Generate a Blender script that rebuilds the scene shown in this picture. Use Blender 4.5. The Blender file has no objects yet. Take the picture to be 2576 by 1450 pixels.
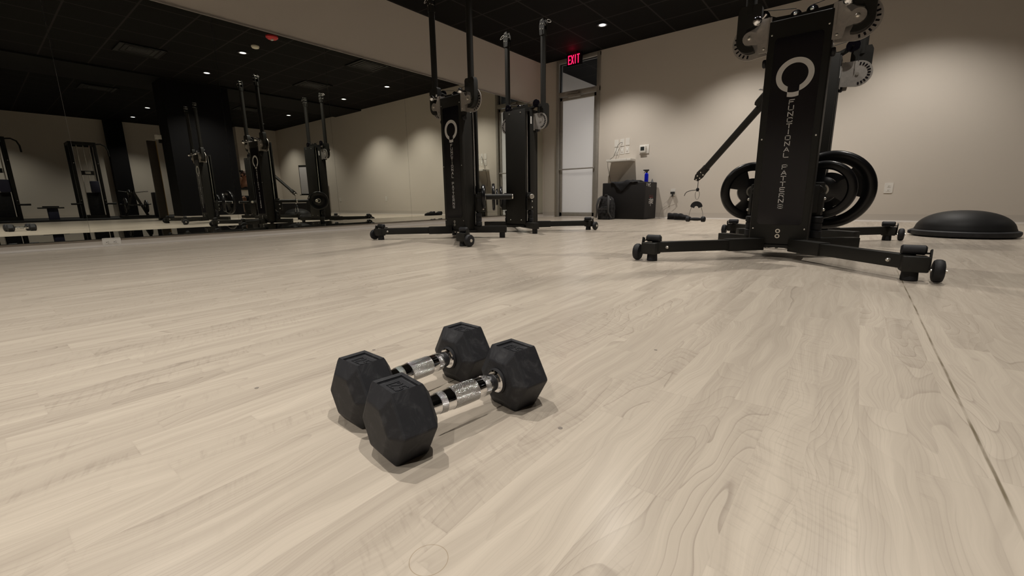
import bpy, bmesh, math, random
from math import sin, cos, pi, radians, atan2, sqrt
from mathutils import Vector, Matrix
random.seed(7)
C = bpy.context.scene.collection
SC = bpy.context.scene

# ------------------------------------------------------------------ camera
H = 0.34
FPX, YAW, PIT, ROLL = 1076.18, -0.67548, 0.20385, -0.01484
cam_d = bpy.data.cameras.new('camera')
cam_d.sensor_fit = 'HORIZONTAL'; cam_d.sensor_width = 36.0
cam_d.lens = FPX / 2576 * 36.0
cam_d.clip_start = 0.02; cam_d.clip_end = 100
cam = bpy.data.objects.new('camera', cam_d); C.objects.link(cam)
fw = Vector((sin(YAW) * cos(PIT), cos(YAW) * cos(PIT), -sin(PIT)))
r0 = Vector((cos(YAW), -sin(YAW), 0)); u0 = r0.cross(fw)
rt = r0 * cos(ROLL) + u0 * sin(ROLL); up = -r0 * sin(ROLL) + u0 * cos(ROLL)
cam.matrix_world = Matrix(((rt.x, up.x, -fw.x, 0), (rt.y, up.y, -fw.y, 0), (rt.z, up.z, -fw.z, H), (0, 0, 0, 1)))
SC.camera = cam

# ------------------------------------------------------------------ world, exposure
w = bpy.data.worlds.new('night'); SC.world = w; w.use_nodes = True
w.node_tree.nodes['Background'].inputs[0].default_value = (0.75, 0.8, 1, 1)
w.node_tree.nodes['Background'].inputs[1].default_value = 0.02
SC.view_settings.view_transform = 'Standard'
SC.view_settings.look = 'None'
SC.view_settings.gamma = 1
SC.view_settings.use_curve_mapping = False
SC.view_settings.exposure = 0.0
SC.cycles.max_bounces = 10
SC.cycles.glossy_bounces = 6
SC.cycles.sample_clamp_indirect = 4.0
LIGHT_POWER = 146.0
LIGHT_COL = (1.0, 0.945, 0.87)
XW, YW, ZC, XR, YF = -4.933, 7.21, 2.82, 7.9, -3.2     # left wall, back wall, ceiling, right wall, wall behind

# ------------------------------------------------------------------ materials
def mat(name, col, rough=0.5, metal=0.0, spec=0.5, emit=None, es=0.0, trans=0.0, ior=1.45, coat=0.0, bump=0.0, bscale=200.0, var=0.0, vscale=8.0):
    m = bpy.data.materials.new(name); m.use_nodes = True
    nt = m.node_tree; b = nt.nodes['Principled BSDF']
    b.inputs['Base Color'].default_value = (*col, 1)
    b.inputs['Roughness'].default_value = rough
    b.inputs['Metallic'].default_value = metal
    b.inputs['Specular IOR Level'].default_value = spec
    b.inputs['IOR'].default_value = ior
    b.inputs['Transmission Weight'].default_value = trans
    b.inputs['Coat Weight'].default_value = coat
    if emit:
        b.inputs['Emission Color'].default_value = (*emit, 1); b.inputs['Emission Strength'].default_value = es
    if bump or var:
        tc = nt.nodes.new('ShaderNodeTexCoord')
        if bump:
            n = nt.nodes.new('ShaderNodeTexNoise'); n.inputs['Scale'].default_value = bscale; n.inputs['Detail'].default_value = 4
            nt.links.new(tc.outputs['Object'], n.inputs['Vector'])
            bp = nt.nodes.new('ShaderNodeBump'); bp.inputs['Strength'].default_value = bump; bp.inputs['Distance'].default_value = 0.002
            nt.links.new(n.outputs['Fac'], bp.inputs['Height']); nt.links.new(bp.outputs['Normal'], b.inputs['Normal'])
        if var:
            n = nt.nodes.new('ShaderNodeTexNoise'); n.inputs['Scale'].default_value = vscale; n.inputs['Detail'].default_value = 5
            nt.links.new(tc.outputs['Object'], n.inputs['Vector'])
            r = nt.nodes.new('ShaderNodeValToRGB')
            r.color_ramp.elements[0].position = 0.35; r.color_ramp.elements[1].position = 0.7
            r.color_ramp.elements[0].color = (*[c * (1 - var) for c in col], 1)
            r.color_ramp.elements[1].color = (*[min(1, c * (1 + var)) for c in col], 1)
            nt.links.new(n.outputs['Fac'], r.inputs['Fac']); nt.links.new(r.outputs['Color'], b.inputs['Base Color'])
    return m

M = {}
M['wall'] = mat('painted_wall', (0.63, 0.575, 0.51), 0.75, spec=0.3, bump=0.15, bscale=350)
M['trim'] = mat('vinyl_base', (0.55, 0.50, 0.445), 0.5)
M['blackwall'] = mat('black_painted_wall', (0.0035, 0.0033, 0.0045), 0.65, spec=0.2, bump=0.1)
M['mat'] = mat('rubber_mat', (0.009, 0.009, 0.010), 0.8, bump=0.3)
M['black'] = mat('black_powder_coat', (0.0150, 0.0142, 0.0122), 0.52, spec=0.35, bump=0.08, bscale=900)
M['blackgloss'] = mat('gloss_black_panel', (0.004, 0.0035, 0.006), 0.12)
M['rubber'] = mat('black_rubber', (0.010, 0.010, 0.012), 0.62, bump=0.25, bscale=500, var=0.5, vscale=22)
M['plate'] = mat('black_urethane', (0.005, 0.005, 0.006), 0.28, bump=0.05)

M['dumbin'] = mat('recess_rubber', (0.010, 0.010, 0.011), 0.5, bump=0.5, bscale=600)
M['chrome'] = mat('chrome', (0.85, 0.85, 0.86), 0.06, metal=1)
M['steel'] = mat('brushed_steel', (0.44, 0.41, 0.38), 0.45, metal=0.6, var=0.08, vscale=60)
M['bolt'] = mat('zinc_bolt', (0.75, 0.72, 0.66), 0.3, metal=0.85)
M['white'] = mat('white_print', (0.66, 0.64, 0.62), 0.5)
M['whiteplastic'] = mat('white_plastic', (0.74, 0.71, 0.66), 0.32)
M['slot'] = mat('slot_dark', (0.02, 0.02, 0.02), 0.7)
M['alu'] = mat('aluminium_frame', (0.36, 0.335, 0.30), 0.42, metal=0.2, var=0.05, vscale=20)
M['cable'] = mat('cable_black', (0.02, 0.02, 0.02), 0.5)
M['cablegrey'] = mat('cable_grey', (0.5, 0.47, 0.43), 0.5)
M['foam'] = mat('foam_box_skin', (0.011, 0.0095, 0.010), 0.7, bump=0.15)
M['fabric'] = mat('dark_cloth', (0.012, 0.012, 0.014), 0.9, bump=0.4, bscale=300, var=0.5, vscale=14)
M['camo'] = mat('dark_camo_cloth', (0.022, 0.021, 0.022), 0.9, bump=0.4, bscale=300, var=0.85, vscale=26)
M['strap'] = mat('grey_webbing', (0.07, 0.07, 0.072), 0.8)
M['blue'] = mat('cobalt_bottle', (0.004, 0.01, 0.42), 0.22)
M['red'] = mat('red_cover', (0.5, 0.02, 0.03), 0.3)
M['redprint'] = mat('red_print', (0.35, 0.03, 0.03), 0.5)
M['gold'] = mat('brass_edge', (0.45, 0.28, 0.08), 0.4, metal=0.6)
M['board'] = mat('dark_board', (0.06, 0.05, 0.04), 0.5)
M['skin'] = mat('skin', (0.50, 0.27, 0.18), 0.5)
M['hair'] = mat('hair', (0.05, 0.018, 0.012), 0.6)
M['wb'] = mat('whiteboard_face', (0.66, 0.64, 0.66), 0.3)
M['dome'] = mat('dome_rubber', (0.008, 0.0077, 0.0077), 0.55, spec=0.25, bump=0.1)
M['lens'] = mat('lamp_lens', (0.9, 0.9, 0.9), 0.3, emit=(1.0, 0.97, 0.95), es=3.2)
M['reflector'] = mat('can_reflector', (0.8, 0.8, 0.85), 0.2, metal=0.8)
M['exitred'] = mat('exit_letters', (0.8, 0.02, 0.1), 0.4, emit=(1.0, 0.012, 0.09), es=2.2)
M['screen'] = mat('lcd', (0.03, 0.035, 0.035), 0.2)
M['grout'] = mat('floor_plug', (0.22, 0.19, 0.165), 0.5)
M['silverblue'] = mat('dusty_blue', (0.03, 0.03, 0.06), 0.6)

def glossy_mirror():
    m = bpy.data.materials.new('mirror_glass'); m.use_nodes = True; nt = m.node_tree
    b = nt.nodes['Principled BSDF']
    b.inputs['Base Color'].default_value = (0.74, 0.75, 0.685, 1); b.inputs['Metallic'].default_value = 1
    b.inputs['Roughness'].default_value = 0.0; b.inputs['Specular IOR Level'].default_value = 0.0
    return m
M['mirror'] = glossy_mirror()

def frosted():
    m = bpy.data.materials.new('frosted_glass'); m.use_nodes = True; nt = m.node_tree
    b = nt.nodes['Principled BSDF']
    b.inputs['Base Color'].default_value = (0.9, 0.9, 0.88, 1); b.inputs['Roughness'].default_value = 0.35
    t = nt.nodes.new('ShaderNodeBsdfTranslucent'); t.inputs['Color'].default_value = (0.87, 0.86, 0.84, 1)
    mx = nt.nodes.new('ShaderNodeMixShader'); mx.inputs[0].default_value = 0.80
    nt.links.new(b.outputs[0], mx.inputs[1]); nt.links.new(t.outputs[0], mx.inputs[2])
    nt.links.new(mx.outputs[0], nt.nodes['Material Output'].inputs['Surface'])
    return m
M['frost'] = frosted()
def clearglass():
    m = bpy.data.materials.new('clear_glass'); m.use_nodes = True; nt = m.node_tree
    tr = nt.nodes.new('ShaderNodeBsdfTransparent'); tr.inputs[0].default_value = (0.9, 0.92, 0.92, 1)
    g = nt.nodes.new('ShaderNodeBsdfGlossy'); g.inputs['Roughness'].default_value = 0.02
    mx = nt.nodes.new('ShaderNodeMixShader'); mx.inputs[0].default_value = 0.06
    nt.links.new(tr.outputs[0], mx.inputs[1]); nt.links.new(g.outputs[0], mx.inputs[2])
    nt.links.new(mx.outputs[0], nt.nodes['Material Output'].inputs['Surface'])
    return m
M['glass'] = clearglass()

class NG:
    """tiny helper for building node maths"""
    def __init__(s, nt): s.nt = nt
    def v(s, x, sock):
        if isinstance(x, (int, float)): sock.default_value = x
        else: s.nt.links.new(x, sock)
    def m(s, op, a, b=0.0, c=0.0, clamp=False):
        n = s.nt.nodes.new('ShaderNodeMath'); n.operation = op; n.use_clamp = clamp
        s.v(a, n.inputs[0]); s.v(b, n.inputs[1]); s.v(c, n.inputs[2]); return n.outputs[0]
    def xyz(s, x, y, z=0.0):
        n = s.nt.nodes.new('ShaderNodeCombineXYZ'); s.v(x, n.inputs[0]); s.v(y, n.inputs[1]); s.v(z, n.inputs[2]); return n.outputs[0]
    def noise(s, vec, scale=1.0, detail=3.0, rough=0.5, dist=0.0):
        n = s.nt.nodes.new('ShaderNodeTexNoise'); n.inputs['Scale'].default_value = scale; n.inputs['Detail'].default_value = detail
        n.inputs['Roughness'].default_value = rough; n.inputs['Distortion'].default_value = dist
        s.nt.links.new(vec, n.inputs['Vector']); return n.outputs['Fac']
    def white(s, vec):
        n = s.nt.nodes.new('ShaderNodeTexWhiteNoise'); n.noise_dimensions = '3D'; s.nt.links.new(vec, n.inputs['Vector']); return n.outputs['Value']
    def smooth(s, x, a, b, lo=0.0, hi=1.0):
        n = s.nt.nodes.new('ShaderNodeMapRange'); n.interpolation_type = 'SMOOTHSTEP'
        s.v(x, n.inputs[0]); n.inputs[1].default_value = a; n.inputs[2].default_value = b; n.inputs[3].default_value = lo; n.inputs[4].default_value = hi
        return n.outputs[0]
    def mix(s, f, a, b):
        n = s.nt.nodes.new('ShaderNodeMix'); n.data_type = 'RGBA'; s.v(f, n.inputs[0])
        for x, k in ((a, 6), (b, 7)):
            if isinstance(x, tuple): n.inputs[k].default_value = (*x, 1)
            else: s.nt.links.new(x, n.inputs[k])
        return n.outputs[2]

def floor_material():
    m = bpy.data.materials.new('maple_plank_vinyl'); m.use_nodes = True; nt = m.node_tree; g = NG(nt)
    b = nt.nodes['Principled BSDF']
    tc = nt.nodes.new('ShaderNodeTexCoord'); sp = nt.nodes.new('ShaderNodeSeparateXYZ')
    nt.links.new(tc.outputs['Object'], sp.inputs[0]); X, Y = sp.outputs[0], sp.outputs[1]
    W_ = 0.0555
    xs = g.m('DIVIDE', g.m('ADD', X, 0.018 + 20 * W_), W_); i = g.m('FLOOR', xs)
    off = g.m('MULTIPLY', g.white(g.xyz(i, 3.7, 1.1)), 9.0)
    L = g.m('ADD', 0.36, g.m('MULTIPLY', g.white(g.xyz(i, 8.1, 4.2)), 0.22))
    ys = g.m('DIVIDE', g.m('ADD', Y, off), L); j = g.m('FLOOR', ys)
    h1 = g.white(g.xyz(i, j, 0.3)); h2 = g.white(g.xyz(i, j, 5.3)); h3 = g.white(g.xyz(i, j, 9.9))
    # domain warp so that the figure flows inside a strip
    warp = g.m('MULTIPLY', g.m('SUBTRACT', g.noise(g.xyz(g.m('MULTIPLY', X, 9.0), g.m('MULTIPLY', Y, 3.0), g.m('MULTIPLY', h1, 40.0)), 1.0, 2.0), 0.5), 0.10)
    Xw = g.m('ADD', X, warp)
    # cathedral growth rings: bands of a low frequency field
    fld = g.noise(g.xyz(g.m('MULTIPLY', Xw, 7.0), g.m('MULTIPLY', Y, 1.25), g.m('MULTIPLY', h1, 30.0)), 1.0, 1.3, 0.4, 0.15)
    ph = g.m('FRACT', g.m('MULTIPLY', fld, g.m('ADD', 15.0, g.m('MULTIPLY', h2, 22.0))))
    ring = g.m('MULTIPLY', g.m('MULTIPLY', g.smooth(ph, 0.86, 0.98), g.smooth(ph, 1.0, 0.98)), g.smooth(g.noise(g.xyz(X, Y, 7.7), 3.0, 2.0), 0.40, 0.62))
    shade = g.smooth(ph, 0.0, 0.9)
    fine = g.noise(g.xyz(g.m('MULTIPLY', Xw, 260.0), g.m('MULTIPLY', Y, 7.0), h2), 1.0, 4.0, 0.6)
    long_ = g.noise(g.xyz(g.m('MULTIPLY', Xw, 45.0), g.m('MULTIPLY', Y, 1.3), g.m('MULTIPLY', h3, 12.0)), 1.0, 3.0, 0.55)
    fleck = g.noise(g.xyz(g.m('MULTIPLY', X, 22.0), g.m('MULTIPLY', g.m('ADD', Y, g.m('MULTIPLY', X, 0.35)), 120.0), g.m('MULTIPLY', h3, 20.0)), 1.0, 3.0, 0.6)
    fleckm = g.m('MULTIPLY', g.m('MULTIPLY', g.smooth(fleck, 0.48, 0.70), g.smooth(h2, 0.35, 0.5)), g.smooth(g.noise(g.xyz(g.m('MULTIPLY', X, 9.0), g.m('MULTIPLY', Y, 1.4), 4.0), 1.0, 2.0), 0.44, 0.60))
    broad = g.noise(g.xyz(g.m('MULTIPLY', X, 1.6), g.m('MULTIPLY', Y, 0.7), 2.0), 1.0, 3.0)
    ph2 = g.m('FRACT', g.m('ADD', g.m('MULTIPLY', Xw, 190.0), g.m('MULTIPLY', fld, g.m('ADD', 3.0, g.m('MULTIPLY', h3, 9.0)))))
    vein = g.m('MULTIPLY', g.m('MULTIPLY', g.smooth(ph2, 0.70, 0.96), g.smooth(ph2, 1.0, 0.96)), g.smooth(g.noise(g.xyz(g.m('MULTIPLY', X, 20.0), g.m('MULTIPLY', Y, 3.0), h1), 1.0, 2.0), 0.38, 0.62))
    knot = g.smooth(g.noise(g.xyz(g.m('MULTIPLY', X, 24.0), g.m('MULTIPLY', Y, 9.0), 11.0), 1.0, 1.0), 0.76, 0.86)
    # tone
    t = g.m('ADD', g.m('MULTIPLY', g.m('SUBTRACT', h2, 0.5), 0.13), g.m('MULTIPLY', g.m('SUBTRACT', g.white(g.xyz(i, 2.2, 6.6)), 0.5), 0.12))
    t = g.m('ADD', t, g.m('MULTIPLY', g.m('SUBTRACT', long_, 0.5), 0.85))
    t = g.m('ADD', t, g.m('MULTIPLY', g.m('SUBTRACT', fine, 0.5), 0.32))
    t = g.m('ADD', t, g.m('MULTIPLY', ring, g.m('MULTIPLY', g.smooth(h1, 0.45, 0.6), 0.34)))
    t = g.m('ADD', t, g.m('MULTIPLY', vein, 0.16))
    t = g.m('ADD', t, g.m('MULTIPLY', knot, 0.5))
    t = g.m('ADD', t, g.m('MULTIPLY', g.m('MULTIPLY', shade, g.smooth(h1, 0.45, 0.6)), 0.09))
    t = g.m('ADD', t, g.m('MULTIPLY', fleckm, 0.18))
    t = g.m('ADD', t, g.m('MULTIPLY', g.m('SUBTRACT', broad, 0.5), 0.25))
    # faint strip edges and butt joints
    fx = g.m('FRACT', xs); fy = g.m('FRACT', ys)
    ex = g.m('ADD', g.smooth(fx, 0.03, 0.0), g.smooth(fx, 0.97, 1.0))
    ey = g.m('ADD', g.smooth(fy, 0.006, 0.0), g.smooth(fy, 0.994, 1.0))
    t = g.m('ADD', t, g.m('MULTIPLY', g.m('ADD', ex, ey, clamp=True), 0.05))
    t = g.m('ADD', t, 0.36, clamp=True)
    col = g.mix(t, (0.60, 0.53, 0.44), (0.31, 0.262, 0.215))
    # dirty sheet seam running away from the camera
    dx = g.m('ABSOLUTE', g.m('SUBTRACT', X, g.m('ADD', 0.1685, g.m('MULTIPLY', g.m('SUBTRACT', g.noise(g.xyz(Y, 0.0, 0.0), 5.0, 2.0), 0.5), 0.004))))
    seam = g.m('MULTIPLY', g.smooth(dx, 0.0028, 0.0008), g.smooth(g.noise(g.xyz(0.0, Y, 0.0), 9.0, 3.0), 0.30, 0.62, 0.15, 0.8))
    seam = g.m('MULTIPLY', seam, g.smooth(Y, 3.4, 2.4))
    col = g.mix(seam, col, (0.10, 0.075, 0.035))
    # round repair patch outline
    d1 = g.m('SQRT', g.m('ADD', g.m('POWER', g.m('SUBTRACT', X, -0.286), 2.0), g.m('POWER', g.m('SUBTRACT', Y, 0.222), 2.0)))
    rg = g.smooth(g.m('ABSOLUTE', g.m('SUBTRACT', d1, 0.0185)), 0.0006, 0.0)
    col = g.mix(g.m('MULTIPLY', rg, 0.6), col, (0.22, 0.15, 0.07))
    nt.links.new(col, b.inputs['Base Color'])
    rn = g.noise(g.xyz(g.m('MULTIPLY', X, 30.0), g.m('MULTIPLY', Y, 6.0), 0.0), 1.0, 3.0)
    nt.links.new(g.m('ADD', 0.20, g.m('MULTIPLY', rn, 0.10)), b.inputs['Roughness'])
    b.inputs['Specular IOR Level'].default_value = 0.30
    bp = nt.nodes.new('ShaderNodeBump'); bp.inputs['Strength'].default_value = 0.05; bp.inputs['Distance'].default_value = 0.001
    nt.links.new(g.m('ADD', fine, g.m('MULTIPLY', fleckm, 0.6)), bp.inputs['Height']); nt.links.new(bp.outputs['Normal'], b.inputs['Normal'])
    return m
M['floor'] = floor_material()

def ceiling_material():
    m = bpy.data.materials.new('black_ceiling_tiles'); m.use_nodes = True; nt = m.node_tree; g = NG(nt)
    b = nt.nodes['Principled BSDF']; tc = nt.nodes.new('ShaderNodeTexCoord'); sp = nt.nodes.new('ShaderNodeSeparateXYZ')
    nt.links.new(tc.outputs['Object'], sp.inputs[0]); X, Y = sp.outputs[0], sp.outputs[1]
    def line(v, o, T):
        f = g.m('FRACT', g.m('DIVIDE', g.m('ADD', v, o), T)); d = g.m('MINIMUM', f, g.m('SUBTRACT', 1.0, f))
        return g.smooth(d, 0.022, 0.012)
    ln = g.m('MAXIMUM', line(X, 20.0 * 0.61 + 0.05, 0.61), line(Y, 20 * 0.61 + 0.05, 0.61))
    n = g.noise(tc.outputs['Object'], 60.0, 4.0)
    col = g.mix(ln, (0.0062, 0.0057, 0.0054), (0.028, 0.026, 0.025))
    nt.links.new(col, b.inputs['Base Color']); b.inputs['Roughness'].default_value = 0.8; b.inputs['Specular IOR Level'].default_value = 0.12
    bp = nt.nodes.new('ShaderNodeBump'); bp.inputs['Strength'].default_value = 0.4; bp.inputs['Distance'].default_value = 0.003
    nt.links.new(n, bp.inputs['Height']); nt.links.new(bp.outputs['Normal'], b.inputs['Normal'])
    return m
M['ceiling'] = ceiling_material()

def hex_rubber():
    m = bpy.data.materials.new('hex_rubber'); m.use_nodes = True; nt = m.node_tree; g = NG(nt)
    b = nt.nodes['Principled BSDF']; tc = nt.nodes.new('ShaderNodeTexCoord'); v = tc.outputs['Object']
    grain = g.noise(v, 1500.0, 3.0, 0.6)
    dust = g.noise(v, 38.0, 6.0, 0.68, 0.8)
    scr = nt.nodes.new('ShaderNodeMapping'); scr.inputs['Scale'].default_value = (60, 160, 30); scr.inputs['Rotation'].default_value = (0.4, 0.7, 0.3)
    nt.links.new(v, scr.inputs['Vector']); sc = g.noise(scr.outputs[0], 1.0, 6.0, 0.7, 1.0)
    f = g.m('ADD', g.smooth(dust, 0.46, 0.76, 0.0, 0.6), g.m('MULTIPLY', g.smooth(sc, 0.60, 0.74), 0.5), clamp=True)
    col = g.mix(f, (0.0125, 0.0130, 0.0160), (0.060, 0.060, 0.064)); nt.links.new(col, b.inputs['Base Color'])
    b.inputs['Roughness'].default_value = 0.58; b.inputs['Specular IOR Level'].default_value = 0.4
    bp = nt.nodes.new('ShaderNodeBump'); bp.inputs['Strength'].default_value = 0.35; bp.inputs['Distance'].default_value = 0.0006
    nt.links.new(grain, bp.inputs['Height']); nt.links.new(bp.outputs['Normal'], b.inputs['Normal'])
    return m
M['dumbrub'] = hex_rubber()

def knurl_material():
    m = bpy.data.materials.new('knurled_chrome'); m.use_nodes = True; nt = m.node_tree; g = NG(nt)
    b = nt.nodes['Principled BSDF']; b.inputs['Metallic'].default_value = 1; b.inputs['Roughness'].default_value = 0.18
    b.inputs['Base Color'].default_value = (0.8, 0.8, 0.79, 1)
    tc = nt.nodes.new('ShaderNodeTexCoord'); sp = nt.nodes.new('ShaderNodeSeparateXYZ'); nt.links.new(tc.outputs['Object'], sp.inputs[0])
    ang = g.m('MULTIPLY', g.m('ARCTAN2', sp.outputs[2], sp.outputs[0]), 16.0)
    yy = g.m('MULTIPLY', sp.outputs[1], 1900.0)
    a = g.m('SINE', g.m('ADD', g.m('MULTIPLY', ang, 2.0), yy)); c = g.m('SINE', g.m('SUBTRACT', g.m('MULTIPLY', ang, 2.0), yy))
    hgt = g.m('MAXIMUM', g.m('ABSOLUTE', a), g.m('ABSOLUTE', c))
    bp = nt.nodes.new('ShaderNodeBump'); bp.inputs['Strength'].default_value = 1.0; bp.inputs['Distance'].default_value = 0.0012
    nt.links.new(hgt, bp.inputs['Height']); nt.links.new(bp.outputs['Normal'], b.inputs['Normal'])
    return m
M['knurl'] = knurl_material()

# ------------------------------------------------------------------ mesh helpers
class MB:
    def __init__(s, T=None): s.bm = bmesh.new(); s.T = T if T is not None else Matrix.Identity(4)
    def _add(s, verts, faces, M_=None):
        T = s.T @ (M_ if M_ is not None else Matrix.Identity(4))
        vs = [s.bm.verts.new(T @ Vector(v)) for v in verts]; out = []
        for f in faces:
            try: out.append(s.bm.faces.new([vs[i] for i in f]))
            except ValueError: pass
        return vs, out
    def box(s, c, d, rot=None, bev=0.0, seg=2):
        x, y, z = [k / 2 for k in d]
        V = [(-x, -y, -z), (x, -y, -z), (x, y, -z), (-x, y, -z), (-x, -y, z), (x, -y, z), (x, y, z), (-x, y, z)]
        F = [(0, 3, 2, 1), (4, 5, 6, 7), (0, 1, 5, 4), (1, 2, 6, 5), (2, 3, 7, 6), (3, 0, 4, 7)]
        R = Matrix.Translation(Vector(c)) @ (rot.to_4x4() if rot is not None else Matrix.Identity(4))
        vs, fs = s._add(V, F, R)
        if bev > 0:
            es = list({e for f in fs for e in f.edges})
            bmesh.ops.bevel(s.bm, geom=es, offset=bev, segments=seg, profile=0.5, affect='EDGES')
        return s
    def beam(s, a, b, wd, ht, bev=0.0, ext=0.0):
        a, b = Vector(a), Vector(b); d = (b - a); L = d.length; d.normalize(); a = a - d * ext; L += 2 * ext
        side = d.cross(Vector((0, 0, 1)));
        if side.length < 1e-4: side = Vector((1, 0, 0))
        side.normalize(); upv = side.cross(d)
        R = Matrix((side, d, upv)).transposed()
        s.box((a + d * L / 2), (wd, L, ht), R, bev); return s
    def cyl(s, a, b, r, r2=None, seg=24, cap=True, bev=0.0):
        a, b = Vector(a), Vector(b); r2 = r if r2 is None else r2
        d = (b - a).normalized(); t = Vector((0, 0, 1)) if abs(d.z) < 0.95 else Vector((1, 0, 0))
        u = d.cross(t).normalized(); v = d.cross(u)
        prof = [(a, r), (b, r2)]
        if bev > 0: prof = [(a, r - bev), (a + d * bev, r), (b - d * bev, r2), (b, r2 - bev)]
        V = []
        for p, rr in prof:
            for k in range(seg):
                q = 2 * pi * k / seg; V.append(p + (u * cos(q) + v * sin(q)) * rr)
        F = []
        for j in range(len(prof) - 1):
            for k in range(seg):
                F.append((j * seg + k, (j + 1) * seg + k, (j + 1) * seg + (k + 1) % seg, j * seg + (k + 1) % seg))
        if cap:
            F.append(tuple(range(seg))); n = (len(prof) - 1) * seg; F.append(tuple(n + k for k in reversed(range(seg))))
        s._add(V, F); return s
    def lathe(s, prof, c=(0, 0, 0), axis='Z', seg=32, rot=None, cap=True):
        """prof: list of (radius, height)"""
        V = []; n = len(prof)
        for r, h in prof:
            for k in range(seg):
                q = 2 * pi * k / seg; V.append((r * cos(q), r * sin(q), h))
        F = []
        for j in range(n - 1):
            for k in range(seg): F.append((j * seg + k, j * seg + (k + 1) % seg, (j + 1) * seg + (k + 1) % seg, (j + 1) * seg + k))
        if cap and prof[0][0] > 1e-6: F.append(tuple(reversed(range(seg))))
        if cap and prof[-1][0] > 1e-6: F.append(tuple((n - 1) * seg + k for k in range(seg)))
        R = {'Z': Matrix.Identity(4), 'Y': Matrix.Rotation(-pi / 2, 4, 'X'), 'X': Matrix.Rotation(pi / 2, 4, 'Y')}[axis]
        if rot is not None: R = rot.to_4x4()
        s._add(V, F, Matrix.Translation(Vector(c)) @ R); return s
    def tube(s, pts, r, seg=10, closed=False, cap=True):
        pts = [Vector(p) for p in pts]; n = len(pts); V = []; prev = None
        rr = r if isinstance(r, (list, tuple)) else [r] * n
        for i, p in enumerate(pts):
            a = pts[(i - 1) % n] if (closed or i > 0) else p; b = pts[(i + 1) % n] if (closed or i < n - 1) else p
            d = (b - a).normalized()
            if prev is None:
                t = Vector((0, 0, 1)) if abs(d.z) < 0.9 else Vector((1, 0, 0)); u = d.cross(t).normalized()
            else:
                u = (prev - d * prev.dot(d)).normalized()
            prev = u; v = d.cross(u)
            for k in range(seg):
                q = 2 * pi * k / seg; V.append(p + (u * cos(q) + v * sin(q)) * rr[i])
        F = []
        for i in range(n if closed else n - 1):
            for k in range(seg):
                i2 = (i + 1) % n
                F.append((i * seg + k, i * seg + (k + 1) % seg, i2 * seg + (k + 1) % seg, i2 * seg + k))
        if cap and not closed:
            F.append(tuple(reversed(range(seg)))); F.append(tuple((n - 1) * seg + k for k in range(seg)))
        s._add(V, F); return s
    def prism(s, poly, t, M_=None):
        """poly in the xz plane extruded along y by t (centred)"""
        n = len(poly); V = [(x, -t / 2, z) for x, z in poly] + [(x, t / 2, z) for x, z in poly]
        F = [tuple(range(n)), tuple(reversed(range(n, 2 * n)))] + [(i, i + n, (i + 1) % n + n, (i + 1) % n) for i in range(n)]
        s._add(V, F, M_); return s
    def sphere(s, c, r, sc=(1, 1, 1), seg=20):
        ret = bmesh.ops.create_uvsphere(s.bm, u_segments=seg, v_segments=seg // 2 + 2, radius=r)
        T = s.T @ Matrix.Translation(Vector(c)) @ Matrix.Diagonal((*sc, 1))
        for v in ret['verts']: v.co = T @ v.co
        return s
    def build(s, name, m, parent=None, angle=35, recalc=True):
        if recalc: bmesh.ops.recalc_face_normals(s.bm, faces=s.bm.faces[:])
        me = bpy.data.meshes.new(name); s.bm.to_mesh(me); s.bm.free()
        me.materials.append(M[m] if isinstance(m, str) else m)
        for p in me.polygons: p.use_smooth = True
        me.set_sharp_from_angle(angle=radians(angle))
        o = bpy.data.objects.new(name, me); C.objects.link(o)
        if parent is not None: o.parent = parent
        return o

def empty(name, loc=(0, 0, 0), rz=0.0):
    o = bpy.data.objects.new(name, None); o.empty_display_size = 0.05; C.objects.link(o)
    o.location = loc; o.rotation_euler = (0, 0, rz); return o
def tag(o, label, cat, group=None):
    o['label'] = label; o['category'] = cat
    if group: o['group'] = group
    return o
def struct(o): o['kind'] = 'structure'; return o
def copy_tree(o, parent=None):
    c = o.copy(); C.objects.link(c)
    if parent is not None: c.parent = parent
    for ch in list(o.children): copy_tree(ch, c)
    return c

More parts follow.
